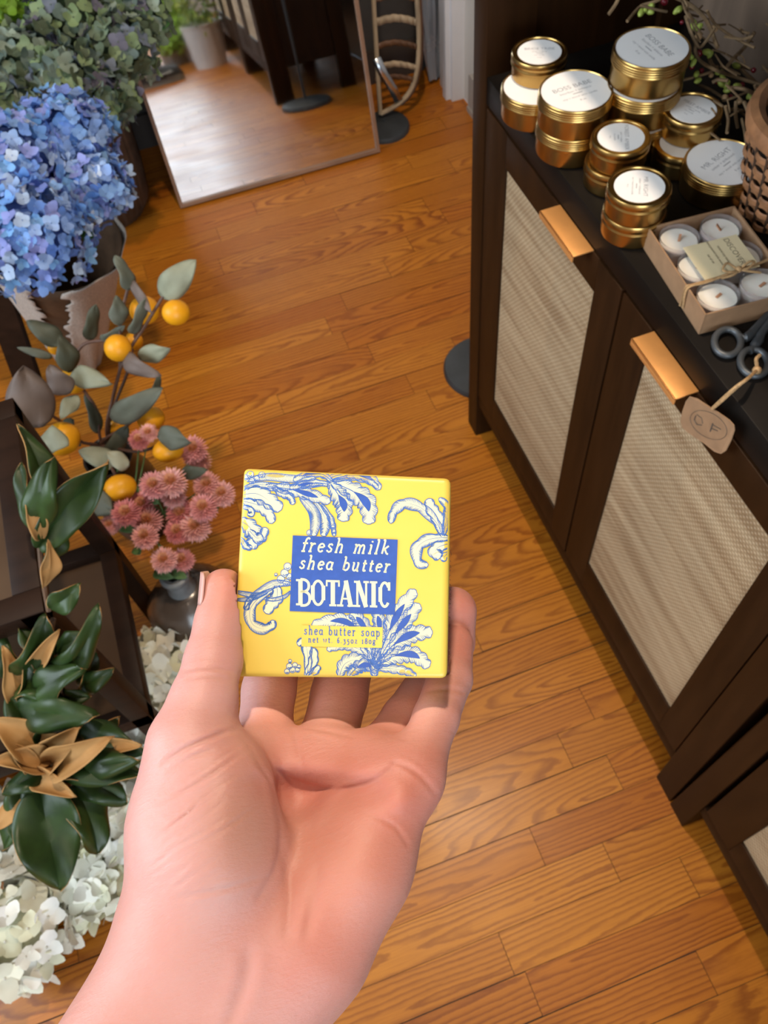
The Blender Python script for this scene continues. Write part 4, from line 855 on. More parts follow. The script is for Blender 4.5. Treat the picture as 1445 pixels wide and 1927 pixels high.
# ------------------------------------------------------------------ the photographer's hand and forearm: one skin grown around its bones
def grow_hand():
    h = 0.00085
    lo = np.array([-0.176, 0.006, 0.196]); hi = np.array([0.052, 0.292, 0.392])
    n = np.ceil((hi - lo) / h).astype(int)
    ax = [lo[i] + h * np.arange(n[i]) for i in range(3)]
    Xg = ax[0][:, None, None].astype(np.float32); Yg = ax[1][None, :, None].astype(np.float32); Zg = ax[2][None, None, :].astype(np.float32)
    BIG = np.float32(0.03)
    def cone(a, b, zs=1.0):
        """a, b: (u, v, depth, radius in pixels); zs > 1 flattens it along the line of sight"""
        A = cam_pt(*a[:3]); B = cam_pt(*b[:3]); ra = a[3] / FPX * a[2]; rb = b[3] / FPX * b[2]
        m = 0.022; l = np.minimum(A - ra, B - rb) - m; u = np.maximum(A + ra, B + rb) + m
        s = tuple(slice(max(0, int((l[i] - lo[i]) / h)), min(n[i], int((u[i] - lo[i]) / h) + 1)) for i in range(3))
        x = Xg[s[0]] - np.float32(A[0]); y = Yg[:, s[1]] - np.float32(A[1]); z = (Zg[:, :, s[2]] - np.float32(A[2])) * np.float32(zs)
        d = B - A; d = np.array([d[0], d[1], d[2] * zs]).astype(np.float32); L = d @ d
        t = np.clip((x * d[0] + y * d[1] + z * d[2]) / L, 0, 1)
        return s, np.minimum(np.sqrt((x - t * d[0]) ** 2 + (y - t * d[1]) ** 2 + (z - t * d[2]) ** 2) - (ra + (rb - ra) * t), BIG).astype(np.float32)
    def smin(a, b, k):
        e = np.clip(k - np.abs(a - b), 0, None) / k
        return np.minimum(a, b) - e * e * e * k * np.float32(1 / 6)
    def blank(): return np.full(n, BIG, np.float32)
    def put(D, c, k):
        s, v = c; D[s] = smin(D[s], v, np.float32(k)); return D
    def chain(pts, k=0.003):
        D = blank()
        for a, b in zip(pts[:-1], pts[1:]): put(D, cone(a, b), k)
        return D
    palm = blank()
    for a, b, zs, k in PALM: put(palm, cone(a, b, zs), k)
    D = palm.copy()
    for pts, k in FINGERS: D = np.minimum(D, smin(palm, chain(pts), np.float32(k)))
    D = np.minimum(D, smin(palm, chain(THUMB, 0.006), np.float32(0.014)))
    # the flesh gives way to the soap
    q = [np.array([(a - S_C) @ s_ex, (a - S_C) @ s_ey]) for a in S_Q]
    x = (Xg - S_C[0]) * s_ex[0] + (Yg - S_C[1]) * s_ex[1] + (Zg - S_C[2]) * s_ex[2]
    y = (Xg - S_C[0]) * s_ey[0] + (Yg - S_C[1]) * s_ey[1] + (Zg - S_C[2]) * s_ey[2]
    z = (Xg - S_C[0]) * SN[0] + (Yg - S_C[1]) * SN[1] + (Zg - S_C[2]) * SN[2]
    B = np.maximum(-z - 0.004, z - S_TH)
    for i in range(4):
        a, b = q[i], q[(i + 1) % 4]; e = b - a; nn = np.array([-e[1], e[0]]) / np.linalg.norm(e)
        B = np.maximum(B, -((x - a[0]) * nn[0] + (y - a[1]) * nn[1]))
    D = np.maximum(D, -(B - np.float32(0.0004)))
    # surface nets
    S = D < 0
    c = np.zeros(tuple(np.array(D.shape) - 1), np.int8)
    for i in (0, 1):
        for j in (0, 1):
            for k in (0, 1): c += S[i:D.shape[0] - 1 + i, j:D.shape[1] - 1 + j, k:D.shape[2] - 1 + k]
    act = (c > 0) & (c < 8); idx = np.argwhere(act); m = len(idx)
    num = -np.ones(act.shape, np.int32); num[act] = np.arange(m)
    acc = np.zeros((m, 3)); cnt = np.zeros(m)
    corners = [(i, j, k) for i in (0, 1) for j in (0, 1) for k in (0, 1)]
    for a in range(8):
        for b in range(a + 1, 8):
            ca, cb = np.array(corners[a]), np.array(corners[b])
            if np.abs(ca - cb).sum() != 1: continue
            da = D[tuple((idx + ca).T)].astype(float); db = D[tuple((idx + cb).T)].astype(float); cr = (da < 0) != (db < 0)
            t = np.where(cr, da / np.where(cr, da - db, 1), 0)
            acc[cr] += ca + (cb - ca) * t[cr, None]; cnt[cr] += 1
    V = lo + h * (idx + acc / cnt[:, None])
    F = []
    for axn in range(3):
        o1, o2 = [(1, 2), (2, 0), (0, 1)][axn]
        sl0 = [slice(None)] * 3; sl1 = [slice(None)] * 3; sl0[axn] = slice(0, -1); sl1[axn] = slice(1, None)
        A, Bb = S[tuple(sl0)], S[tuple(sl1)]; cr = A != Bb
        e = np.argwhere(cr); e = e[(e[:, o1] > 0) & (e[:, o2] > 0) & (e[:, o1] < S.shape[o1] - 1) & (e[:, o2] < S.shape[o2] - 1)]
        ins = A[tuple(e.T)]
        u1 = np.zeros(3, int); u1[o1] = 1; u2 = np.zeros(3, int); u2[o2] = 1
        qd = np.stack([num[tuple((e - u1 - u2).T)], num[tuple((e - u2).T)], num[tuple(e.T)], num[tuple((e - u1).T)]], 1)
        qd[~ins] = qd[~ins][:, ::-1]; F.append(qd)
    F = np.concatenate(F); F = F[(F >= 0).all(1)]
    # relax the voxel steps a little
    Ed = np.concatenate([F[:, [0, 1]], F[:, [1, 2]], F[:, [2, 3]], F[:, [3, 0]]]); Ed = np.concatenate([Ed, Ed[:, ::-1]])
    deg = np.bincount(Ed[:, 0], minlength=m)[:, None]
    for it in range(6):
        s = np.zeros_like(V)
        for i in range(3): s[:, i] = np.bincount(Ed[:, 0], weights=V[Ed[:, 1], i], minlength=m)
        lam = 0.5 if it % 2 == 0 else -0.52
        V = V + lam * (s / np.maximum(deg, 1) - V)
    return V, F
# joints as (u, v, depth, radius px)
PALM = [((372, 1470, .276, 88), (356, 1560, .272, 98), 1.0, .02), ((356, 1560, .272, 98), (352, 1690, .270, 102), 1.0, .02),
        ((430, 1480, .272, 78), (420, 1600, .268, 98), 1.0, .02), ((420, 1600, .268, 98), (400, 1720, .270, 100), 1.0, .02),
        ((722, 1500, .287, 84), (664, 1625, .280, 98), 1.0, .02), ((664, 1625, .280, 98), (580, 1760, .274, 108), 1.0, .02),
        ((580, 1540, .310, 80), (525, 1650, .297, 100), 1.1, .02), ((520, 1640, .292, 100), (480, 1760, .280, 110), 1.1, .02),
        ((500, 1434, .300, 52), (612, 1440, .301, 54), 1.0, .018), ((612, 1440, .301, 54), (700, 1448, .298, 53), 1.0, .018), ((700, 1448, .298, 53), (770, 1466, .290, 54), 1.0, .014),
        ((560, 1510, .309, 64), (690, 1515, .307, 64), 1.0, .02), ((400, 1440, .288, 60), (497, 1440, .304, 55), 1.0, .02),
        ((325, 1800, .268, 113), (-290, 2790, .222, 126), 1.0, .025), ((560, 1790, .272, 112), (-60, 2770, .224, 126), 1.0, .025), ((440, 1790, .272, 100), (-180, 2790, .225, 120), 1.0, .025)]
FINGERS = [([(492, 1434, .304, 51), (506, 1300, .325, 50), (528, 1180, .346, 48), (545, 1090, .352, 44), (552, 1030, .350, 38)], .012),
           ([(606, 1440, .306, 54), (638, 1310, .332, 53), (662, 1190, .352, 51), (672, 1080, .356, 46), (678, 1010, .352, 40)], .012),
           ([(700, 1446, .302, 51), (764, 1355, .322, 47), (820, 1278, .344, 48), (845, 1208, .352, 47), (851, 1150, .350, 46)], .012),
           ([(782, 1452, .290, 48), (820, 1352, .308, 43), (846, 1278, .326, 42), (855, 1212, .340, 36)], .012)]
THUMB = [(360, 1480, .275, 84), (356, 1395, .276, 71), (382, 1320, .284, 60), (402, 1240, .294, 51), (412, 1175, .300, 43), (421, 1112, .304, 42)]
CREASES = [([(306, 1436), (330, 1418), (356, 1404), (410, 1382), (446, 1370)], 4.5, .0009), ([(316, 1452), (360, 1424), (400, 1410)], 4, .0004), ([(345, 1262), (385, 1255), (440, 1262)], 4, .0004), ([(352, 1278), (390, 1272), (436, 1280)], 3.5, .0003),
           ([(446, 1372), (470, 1400), (492, 1440), (514, 1480), (526, 1530), (528, 1590), (516, 1640), (486, 1690)], 6, .0006), ([(470, 1400), (515, 1446), (560, 1478), (620, 1494), (680, 1486), (726, 1458), (744, 1434)], 6, .0005),
           ([(741, 1434), (772, 1446), (800, 1468), (822, 1496)], 4.5, .0004), ([(690, 1530), (740, 1552), (768, 1590)], 4, .0003), ([(545, 1350), (560, 1400), (570, 1440)], 5, .0003),
           ([(440, 1376), (490, 1364), (536, 1356)], 4, .0006), ([(556, 1364), (610, 1374), (664, 1386)], 4, .0006), ([(690, 1392), (730, 1384), (764, 1392)], 4, .0004), ([(803, 1300), (840, 1296), (878, 1304)], 4, .0004), ([(575, 1355), (610, 1348), (650, 1352)], 4, .0003),
           ([(528, 1590), (545, 1680), (540, 1760)], 9, .0005), ([(470, 1790), (460, 1850), (430, 1930)], 12, .0008), ([(600, 1620), (590, 1700), (575, 1760)], 9, .0004), ([(330, 1690), (420, 1672), (500, 1650)], 5, .0004)]
rw = random.Random(4)
for k in range(26):                                     # fine slanting wrinkles on the ball of the thumb
    y = 1440 + k * 9.5 + rw.uniform(-4, 4); x = 290 + rw.uniform(0, 60) - max(0, k - 12) * 1.5; L = rw.uniform(60, 150)
    CREASES.append(([(x, y + 18), (x + L * .5, y - 8 - L * .10), (x + L, y - 20 - L * .34)], rw.uniform(2.2, 3.4), rw.uniform(.00014, .00034)))
def skin_mat():
    m, nt, b = new_mat('skin')
    a = nd(nt, 'ShaderNodeAttribute', attribute_name='col')
    co = coords(nt)
    mot = noise(nt, 55, 4, 0.6, co); fine = noise(nt, 900, 2, 0.5, co)
    c = mixc(nt, mth(nt, 'MULTIPLY', ramp(nt, mot, [(0.35, (0, 0, 0)), (0.7, (1, 1, 1))]), 0.45), a.outputs[0], mixc(nt, 1.0, a.outputs[0], (1.0, 0.84, 0.80), 'MULTIPLY'))
    nt.links.new(c, b.inputs['Base Color'])
    b.inputs['Roughness'].default_value = 0.47; b.inputs['Specular IOR Level'].default_value = 0.4
    b.inputs['Subsurface Weight'].default_value = 0.35; b.inputs['Subsurface Radius'].default_value = (0.0045, 0.0016, 0.0009); b.inputs['Subsurface Scale'].default_value = 1.0
    mp = nd(nt, 'ShaderNodeMapping'); mp.inputs['Rotation'].default_value = (0.3, 0.5, 0.75); mp.inputs['Scale'].default_value = (1.0, 3.2, 1.0); nt.links.new(co, mp.inputs[0])
    wr = noise(nt, 170, 5, 0.7, mp.outputs[0])
    hgt = mth(nt, 'ADD', mth(nt, 'MULTIPLY', wr, 1.0), mth(nt, 'MULTIPLY', fine, 0.25))
    bump(nt, b, hgt, 0.30, 0.0012)
    return m
M_skin = skin_mat()
hv, hf = grow_hand()
hu = hv[:, 0] / hv[:, 2] * FPX + CX; hvv = hv[:, 1] / hv[:, 2] * FPX + CY
def vnormals(V, F):
    n = np.cross(V[F[:, 2]] - V[F[:, 0]], V[F[:, 3]] - V[F[:, 1]]); N = np.zeros_like(V)
    for q in range(4):
        for i in range(3): N[:, i] += np.bincount(F[:, q], weights=n[:, i], minlength=len(V))
    return N / np.maximum(np.linalg.norm(N, axis=1, keepdims=True), 1e-12)
hn = vnormals(hv, hf)
ps0 = np.clip(-hn[:, 2] * 2.0, 0, 1)
def press(u, v, ru, rv, rot, dep):                       # hollows (+) and pads (-) of the palm
    c, s = math.cos(rot), math.sin(rot); x = ((hu - u) * c + (hvv - v) * s) / ru; y = (-(hu - u) * s + (hvv - v) * c) / rv
    hv[:, 2] += dep * np.exp(-(x * x + y * y)) * ps0
for pu, pv, pd in ((505, 1466, .0022), (548, 1488, .0032), (600, 1504, .0036), (655, 1502, .0036), (702, 1484, .0030), (736, 1456, .0022)): press(pu, pv, 42, 22, 0.0, pd)
press(600, 1560, 80, 60, 0, .0020); press(545, 1600, 26, 90, 0.1, .0022)
press(620, 1440, 110, 24, 0.05, -.0026); press(752, 1494, 40, 40, 0, -.0030); press(425, 1520, 60, 120, 0.15, -.0022); press(690, 1640, 70, 90, 0.3, -.0015)
hn = vnormals(hv, hf); palm_side = np.clip(-hn[:, 2] * 2.0, 0, 1)      # folds are pressed into the palm side only
for pts, wd, dep in CREASES:
    q = [tuple(p)[:2] for p in catmull([Vector((a, b, 0)) for a, b in pts], 6)]; dd = np.full(len(hv), 1e9); tt = np.zeros(len(hv))
    for i in range(len(q) - 1):
        a = np.array(q[i]); e = np.array(q[i + 1]) - a; t = np.clip(((hu - a[0]) * e[0] + (hvv - a[1]) * e[1]) / (e @ e), 0, 1); d = np.hypot(hu - a[0] - t * e[0], hvv - a[1] - t * e[1]); m_ = d < dd; dd[m_] = d[m_]; tt[m_] = (i + t[m_]) / (len(q) - 1)
    g = np.exp(-(dd / wd) ** 2) - 0.35 * np.exp(-((dd - wd * 2.2) / (wd * 1.3)) ** 2)
    hv = hv - hn * (dep * g * palm_side * np.sin(np.pi * np.clip(tt * .9 + .05, 0, 1)) ** .6)[:, None]
hw = hv @ CAM_R + EYE
hu = hv[:, 0] / hv[:, 2] * FPX + CX; hvv = hv[:, 1] / hv[:, 2] * FPX + CY
colr = np.tile(np.array([0.545, 0.280, 0.243]), (len(hv), 1))
def blush_and_light(u, v, r, c, w, sq=1.0):  # natural redness, plus light and shade painted into the skin colour
    g = np.exp(-(((hu - u) / r) ** 2 + ((hvv - v) / (r * sq)) ** 2)) * w
    colr[:] = colr * (1 - g[:, None]) + np.array(c) * g[:, None]
RED = (0.55, 0.185, 0.132); PINK_LIT = (0.64, 0.360, 0.345); OCH_SHADE = (0.40, 0.208, 0.155)  # ochre paints shade on the thumb ball, pink the window-lit outer side
for u, v, r, c, w, sq in ((760, 1520, 110, RED, .75, 1.3), (600, 1760, 150, RED, .55, 1.0), (640, 1640, 130, (0.58, 0.24, 0.165), .6, 1), (430, 1560, 110, OCH_SHADE, .7, 1.4), (600, 1420, 120, (0.60, .23, .18), .6, .6), (872, 1140, 45, RED, .5, 1), (870, 1210, 45, RED, .5, 1),
                          (425, 1110, 45, (0.62, .25, .18), .7, 1.2), (300, 1500, 80, PINK_LIT, .6, 2.2), (560, 1480, 70, RED, .6, .5), (500, 1320, 70, (0.78, .44, .40), .9, 1), (630, 1320, 70, (0.78, .44, .40), .9, 1), (775, 1320, 50, (0.74, .42, .39), .8, 1.3), (360, 1300, 90, PINK_LIT, .7, 1.2), (470, 1830, 60, (0.50, .27, .25), .3, 2.5)):  # fingers painted paler to offset the soap's shadow
    blush_and_light(u, v, r, c, w, sq)
me = bpy.data.meshes.new('person'); me.from_pydata(hw.tolist(), [], hf.tolist()); me.materials.append(M_skin)
me.polygons.foreach_set('use_smooth', [True] * len(me.polygons))
ca = me.color_attributes.new('col', 'FLOAT_COLOR', 'POINT'); ca.data.foreach_set('color', np.concatenate([colr, np.ones((len(hv), 1))], 1).astype(np.float32).ravel())
hand = bpy.data.objects.new('person', me); C.objects.link(hand)
tag(hand, "person's bare left hand and forearm, palm up, holding the yellow soap", 'person')
# thumb nail, on the side of the thumb turned away from the soap
nail = MB()
def nail_pt(i, j):
    t = j; a = -0.75 + 1.50 * i; r = 0.00815 * (1 + 0.02 * t)
    ctr = cam_pt(421 - 4 * (t - .5), 1076 + 60 * t, .3045 - 0.0035 * t); wr_ = 1 - 0.25 * abs(t * 2 - 1) ** 4; a = 0.17 + (a - 0.17) * wr_
    rim = 0.0004 * (1 - abs(i * 2 - 1) ** 3)
    return to_world(ctr + np.array([-math.cos(a) * (r + rim), 0, -math.sin(a) * (r + rim)]))
nail.grid(nail_pt, 10, 12)
M_nail = simple('finger_nail', (0.56, 0.32, 0.29), 0.3, sss=0.2)
nail.build('thumb_nail', M_nail, hand, solid=0.0005)
# ------------------------------------------------------------------ plants: shared builders
def leaf(m, base, tip, width, nrm, bend=0.1, fold=0.15, curl=0.0, nu=8, nv=4, wave=0.0, pw=0.8, seed=0.0):
    """a leaf blade from base to tip; bend lifts its middle, fold closes it along the midrib, curl rolls the edges"""
    base, tip = Vector(base), Vector(tip); ax = tip - base; L = ax.length; ax.normalize()
    N = Vector(nrm); N = (N - ax * N.dot(ax)); N.normalize(); sd = ax.cross(N)
    def f(i, j):
        s = (j - .5) * 2; w = width / 2 * (math.sin(PI * min(1, (i * 0.97 + 0.015)) ** pw) ** 0.75)
        if i > 0.999: w = width * 0.01
        a = abs(s); lift = bend * L * math.sin(PI * i) + fold * w * a - curl * w * a * a * 1.4 + wave * width * math.sin(i * 9 + s * 1.5 + seed) * a
        return base + ax * (L * i) + sd * (s * w * (1 - 0.25 * abs(curl) * a)) + N * lift
    m.grid(f, nu, nv)
def floret(m, c, n, r, cols, rr, petals=4):
    x, y, z = basis(n); a0 = rr.uniform(0, PI); col = cols[int(rr.random() ** 1.2 * len(cols))]
    for k in range(petals):
        a = a0 + 2 * PI * k / petals + rr.uniform(-.12, .12); d = x * math.cos(a) + y * math.sin(a); s = z.cross(d); v = 1 + rr.uniform(-.2, .16); m.col = tuple(min(1, q * v) for q in col); tl = rr.uniform(0.0, 0.75); rk = r * rr.uniform(.85, 1.12)
        def f(i, j, d=d, s=s, tl=tl, rk=rk):
            t = (j - .5) * 2; w = rk * 0.52 * (math.sin(PI * (0.12 + 0.80 * i)) ** 0.6); return c + d * (rk * (0.06 + 0.94 * i * (1 - 0.08 * t * t))) + s * (w * t) + z * (rk * (tl * i * i - 0.12 * (t * t) * i + 0.10))
        m.grid(f, 3, 2)
    m.col = tuple(q * .8 for q in cols[0]); m.ball(c + z * r * .12, r * .09, 6, 4)
def bloom(center, rad, cols, seed, fr=0.016, nf=70, squash=0.85, face=None, hemi=-0.35):
    rr = random.Random(seed); m = MB(); c = Vector(center); g = PI * (3 - math.sqrt(5)); up = Vector((0, 0, 1)); n = int(nf / ((1 - hemi) / 2))
    for k in range(n):
        zz = 1 - 2 * (k + .5) / n
        if zz < hemi: continue
        r_ = math.sqrt(1 - zz * zz); a = g * k; d = Vector((r_ * math.cos(a), r_ * math.sin(a), zz)); dj = (d + Vector((rr.uniform(-.5, .5), rr.uniform(-.5, .5), rr.uniform(-.5, .5)))).normalized()
        p = c + Vector((d.x, d.y, d.z * squash)) * rad * rr.uniform(0.78, 1.08); floret(m, p, dj, fr * rr.uniform(.82, 1.15), cols, rr)
    return m
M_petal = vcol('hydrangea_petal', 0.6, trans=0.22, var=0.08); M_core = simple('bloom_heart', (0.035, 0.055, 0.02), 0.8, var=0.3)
M_stemg = simple('green_stem', (0.06, 0.12, 0.03), 0.6, var=0.2); M_hleaf = simple('hydrangea_leaf', (0.045, 0.13, 0.030), 0.5, var=0.3, scale=40, bmp=0.2, bscale=90)
def hydrangea(center, rad, cols, seed, label, foot, fr=0.016, nf=70, leaves=(), group=None, core=None, squash=0.85, hemi=-0.35):
    t = thing('hydrangea', label, 'flower', foot, group); c = Vector(center)
    b = bloom(center, rad, cols, seed, fr, nf, squash, hemi=hemi).build('bloom', M_petal, t, colors=True)
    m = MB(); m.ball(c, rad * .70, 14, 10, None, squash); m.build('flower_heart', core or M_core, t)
    m = MB(); f = Vector(foot); m.tube(catmull([c, c.lerp(f, .5) + Vector((0.004, 0.0, 0.004)), f], 5), 0.0035, 7); m.build('stem', M_stemg, t)
    for (bb, tt, w, nn) in leaves:
        m = MB(); leaf(m, bb, tt, w, nn, 0.08, 0.25, wave=.03); m.build('leaf', M_hleaf, t, solid=0.0006)
    return t
BLUE = [srgb(140, 174, 232), srgb(118, 158, 228), srgb(160, 190, 236), srgb(128, 150, 222), srgb(182, 206, 238), srgb(100, 140, 212), srgb(146, 158, 222), srgb(198, 214, 236), srgb(122, 172, 222), srgb(112, 160, 226), srgb(136, 178, 234)]
ANT = [srgb(104, 120, 98), srgb(88, 104, 96), srgb(116, 134, 92), srgb(98, 106, 120), srgb(82, 96, 76), srgb(126, 144, 106), srgb(96, 92, 106), srgb(72, 84, 62), srgb(130, 144, 130), srgb(100, 116, 110)]
ANT = [tuple(min(1, q * 1.3) for q in c) for c in ANT]
LIME = [srgb(140, 178, 60), srgb(160, 196, 80), srgb(120, 160, 44), srgb(150, 190, 66)]
WHITE = [srgb(246, 244, 232), srgb(240, 240, 222), srgb(250, 248, 240), srgb(236, 236, 208), srgb(246, 246, 230)]
# ------------------------------------------------------------------ two-tier dark table with panels
M_tbl = simple('dark_stained_table', (0.019, 0.0088, 0.005), 0.5, var=0.3, scale=14, stretch=(0.5, 3, 3), spec=0.15); M_pan, _nt, _b = new_mat('smoky_panel')
_nt.links.new(ramp(_nt, noise(_nt, 6, 3, 0.5, coords(_nt)), [(0.3, (0.060, 0.034, 0.019)), (0.7, (0.095, 0.058, 0.034))]), _b.inputs['Base Color']); _b.inputs['Roughness'].default_value = 0.28; _b.inputs['Specular IOR Level'].default_value = 0.35
tb = thing('tiered_table', 'dark wood two-tier side table with smoky inset panels, draped with magnolia leaves', 'table', (-0.56, 0.62, 0))
TX0, TX1, TY0, TY1 = -0.86, -0.262, 0.474, 0.778
for x in (TX0, TX1 - 0.026):
    for y in (TY0, TY1 - 0.026):
        m = MB(); m.box(x, x + 0.026, y, y + 0.026, 0, 0.604, bev=0.001); m.build('leg', M_tbl, tb)
for z, th, fwd, pd in ((0.605, 0.026, 0.030, 0.011), (0.268, 0.030, 0.024, 0.018)):
    fr = MB()
    fr.box(TX0, TX1, TY0, TY0 + fwd, z - th, z, bev=0.0012); fr.box(TX0, TX1, TY1 - fwd, TY1, z - th, z, bev=0.0012)
    fr.box(TX0, TX0 + fwd, TY0 + fwd, TY1 - fwd, z - th, z, bev=0.0012); fr.box(TX1 - fwd, TX1, TY0 + fwd, TY1 - fwd, z - th, z, bev=0.0012)
    F = fr.build('tier_frame', M_tbl, tb)
    m = MB(); m.box(TX0 + fwd - .002, TX1 - fwd + .002, TY0 + fwd - .002, TY1 - fwd + .002, z - pd - .004, z - pd); m.build('inset_panel', M_pan, F, smooth=False)['label'] = 'smoky brown inset panel'
# ------------------------------------------------------------------ magnolia branches over the table
M_magg = simple('magnolia_green', (0.019, 0.040, 0.0085), 0.40, var=0.45, scale=25, stretch=(1, 1, 1), spec=0.35, bmp=0.03, bscale=60); M_magt = simple('magnolia_tan', (0.36, 0.19, 0.060), 0.8, var=0.12, scale=30)
M_mstem = simple('brown_stem', (0.09, 0.045, 0.02), 0.7)
def mag(t, b, tp, w, side, bend=0.10, fold=0.3, curl=0.0, db=0.86, dt=0.84, roll=0.0, wave=0.06):
    B_, T_ = at_d(*b, db), at_d(*tp, dt); view = (Vector(EYE) - (B_ + T_) / 2).normalized(); ax = (T_ - B_).normalized(); view = Matrix.Rotation(roll, 3, ax) @ view
    n = view if side > 0 else -view
    m = MB(); leaf(m, B_, T_, w * 1.15 / FPX * (db + dt) / 2, n, bend * (1 if side > 0 else -1), fold * 1.25, curl * 1.5 + .12, 18, 10, wave * 2.0, 0.72, seed=b[0] * .1)
    o = m.build('leaf', [M_magt, M_magg] if side > 0 else [M_magt, M_magg], t, solid=0.0010); md = o.modifiers['solid']; md.material_offset = 1; md.material_offset_rim = 0; md.offset = -1
    return o
t = thing('magnolia_branch', 'magnolia sprig with upright glossy green leaves on the table corner, beside the lemons', 'branch', at_d(78, 1010, 0.83))
for a in (((88, 945), (33, 798), 46, 1, .12, .5, 0, .84, .82, .5), ((72, 990), (98, 862), 66, 1, .15, .5, .3, .82, .79, -.3), ((72, 1030), (203, 868), 74, 1, -.10, .55, .0, .83, .81, .35), ((78, 1015), (48, 938), 34, -1, .15, .3, .3, .825, .80, .2),
          ((84, 1105), (90, 1015), 40, -1, .12, .5, .3, .83, .815, .7), ((96, 1145), (152, 1100), 44, 1, .1, .4, 0, .845, .84, .2), ((80, 1000), (40, 870), 40, 1, .1, .4, .0, .845, .84, -.8), ((82, 1060), (118, 980), 40, 1, .1, .4, 0, .85, .85, .9)): mag(t, *a)
m = MB(); m.tube(catmull([at_d(92, 1150, .852), at_d(80, 1080, .84), at_d(74, 1000, .83), at_d(80, 930, .83)], 5), 0.003, 7); m.build('stem', M_mstem, t)
t = thing('magnolia_branch', 'large magnolia bunch with tan undersides hanging in front of the table', 'branch', at_d(95, 1440, 0.88))
for a in (((40, 1275), (88, 1158), 74, 1, .15, .6, .2, .88, .85, .4), ((60, 1255), (110, 1186), 34, -1, .1, .2, .5, .87, .84, .1), ((100, 1270), (188, 1140), 62, 1, .2, .6, .3, .88, .85, .5), ((105, 1225), (172, 1195), 46, 1, .1, .4, .2, .87, .85, -.3),
          ((60, 1305), (158, 1258), 72, 1, .12, .5, .3, .87, .84, -.4), ((35, 1330), (182, 1348), 78, 1, .14, .5, .3, .87, .85, .2), ((150, 1290), (215, 1258), 42, 1, .2, .5, .2, .89, .88, .2), ((28, 1330), (5, 1215), 44, -1, .15, .5, .3, .88, .86, .4), ((40, 1320), (50, 1240), 36, 1, .1, .6, 0, .88, .86, .5),
          ((96, 1436), (212, 1388), 66, -1, .14, .25, .45, .875, .84, .1), ((92, 1432), (152, 1368), 62, -1, .12, .3, .5, .88, .85, -.2), ((100, 1425), (-12, 1352), 78, -1, .12, .3, .4, .88, .85, .0), ((95, 1440), (-14, 1432), 56, -1, .16, .3, .5, .875, .84, .2),
          ((70, 1466), (142, 1498), 46, -1, .14, .2, .5, .87, .84, .0), ((150, 1370), (276, 1418), 62, 1, .10, .4, .2, .88, .86, .3), ((190, 1405), (266, 1402), 30, -1, .1, .3, .4, .87, .85, .0), ((105, 1440), (270, 1462), 78, 1, .16, .5, .2, .88, .86, -.3), ((140, 1440), (262, 1430), 60, 1, .14, .5, .4, .865, .845, .2),
          ((98, 1452), (4, 1492), 52, 1, .12, .5, .3, .875, .85, .3), ((74, 1480), (114, 1676), 106, 1, .06, .45, .0, .87, .86, .05), ((138, 1476), (184, 1606), 84, 1, .10, .6, .2, .885, .885, -.5), ((70, 1490), (8, 1600), 46, 1, .1, .5, .1, .885, .885, .5), ((55, 1490), (-8, 1560), 44, -1, .1, .5, .2, .88, .87, .4), ((80, 1400), (70, 1350), 40, 1, .1, .6, .2, .88, .86, .5),
          ((30, 1300), (120, 1320), 56, 1, .2, .7, .3, .872, .865, -.6), ((110, 1330), (178, 1225), 50, 1, .15, .7, .2, .89, .885, .9), ((20, 1270), (-15, 1180), 60, 1, .1, .6, .2, .885, .87, -.4), ((120, 1300), (170, 1310), 40, 1, .25, .7, .3, .875, .865, .6), ((60, 1380), (10, 1310), 60, 1, .15, .7, .2, .885, .87, .2),
          ((150, 1400), (225, 1350), 54, 1, .12, .6, .1, .895, .885, .3), ((140, 1460), (240, 1510), 66, 1, .12, .5, .3, .89, .885, -.2), ((60, 1450), (20, 1400), 40, -1, .15, .4, .5, .865, .85, .2), ((112, 1455), (160, 1470), 34, -1, .2, .4, .5, .862, .85, -.3), ((45, 1470), (30, 1580), 50, 1, .1, .6, .2, .883, .88, .3), ((66, 1250), (30, 1180), 46, 1, .15, .7, .3, .868, .86, .8)): mag(t, *a)
m = MB(); m.tube(catmull([at_d(100, 1470, .885), at_d(92, 1420, .885), at_d(80, 1330, .885), at_d(88, 1230, .875), at_d(98, 1165, .862)], 5), 0.0042, 8); m.build('stem', M_mstem, t)
# ------------------------------------------------------------------ vases on the floor behind the table
M_smoke = simple('smoky_glaze', (0.075, 0.055, 0.042), 0.22, var=0.3, scale=12, spec=0.6); M_grey = simple('grey_glaze', (0.15, 0.165, 0.175), 0.35, var=0.25, scale=40)
vz = Vector((-0.196, 0.715, 0)); v = thing('round_vase', 'squat smoky brown round vase with narrow grey neck on the floor', 'vase', vz)
m = MB(); m.lathe([(0.0001, 0), (0.045, 0), (0.066, 0.025), (0.078, 0.065), (0.074, 0.105), (0.056, 0.135), (0.034, 0.152), (0.024, 0.158), (0.0001, 0.158)], vz, 48); m.build('body', M_smoke, v)
m = MB(); m.lathe([(0.026, 0.150), (0.022, 0.162), (0.0195, 0.180), (0.0215, 0.192), (0.0245, 0.198), (0.0235, 0.203), (0.019, 0.205), (0.0125, 0.203), (0.0115, 0.195), (0.0115, 0.158)], vz, 40); m.build('neck', M_grey, v)['label'] = 'grey rolled-lip neck'
dv = Vector((-0.255, 0.985, 0)); v = thing('dark_vase', 'dark brown vase behind the table holding the lemon branches and pink sprays', 'vase', dv)
m = MB(); m.lathe([(0.0001, 0), (0.055, 0), (0.066, 0.06), (0.058, 0.14), (0.040, 0.195), (0.044, 0.21), (0.040, 0.208), (0.036, 0.195), (0.05, 0.1), (0.0001, 0.02)], dv, 40); m.build('body', simple('dark_brown_glaze', (0.028, 0.018, 0.012), 0.3, var=0.3), v)
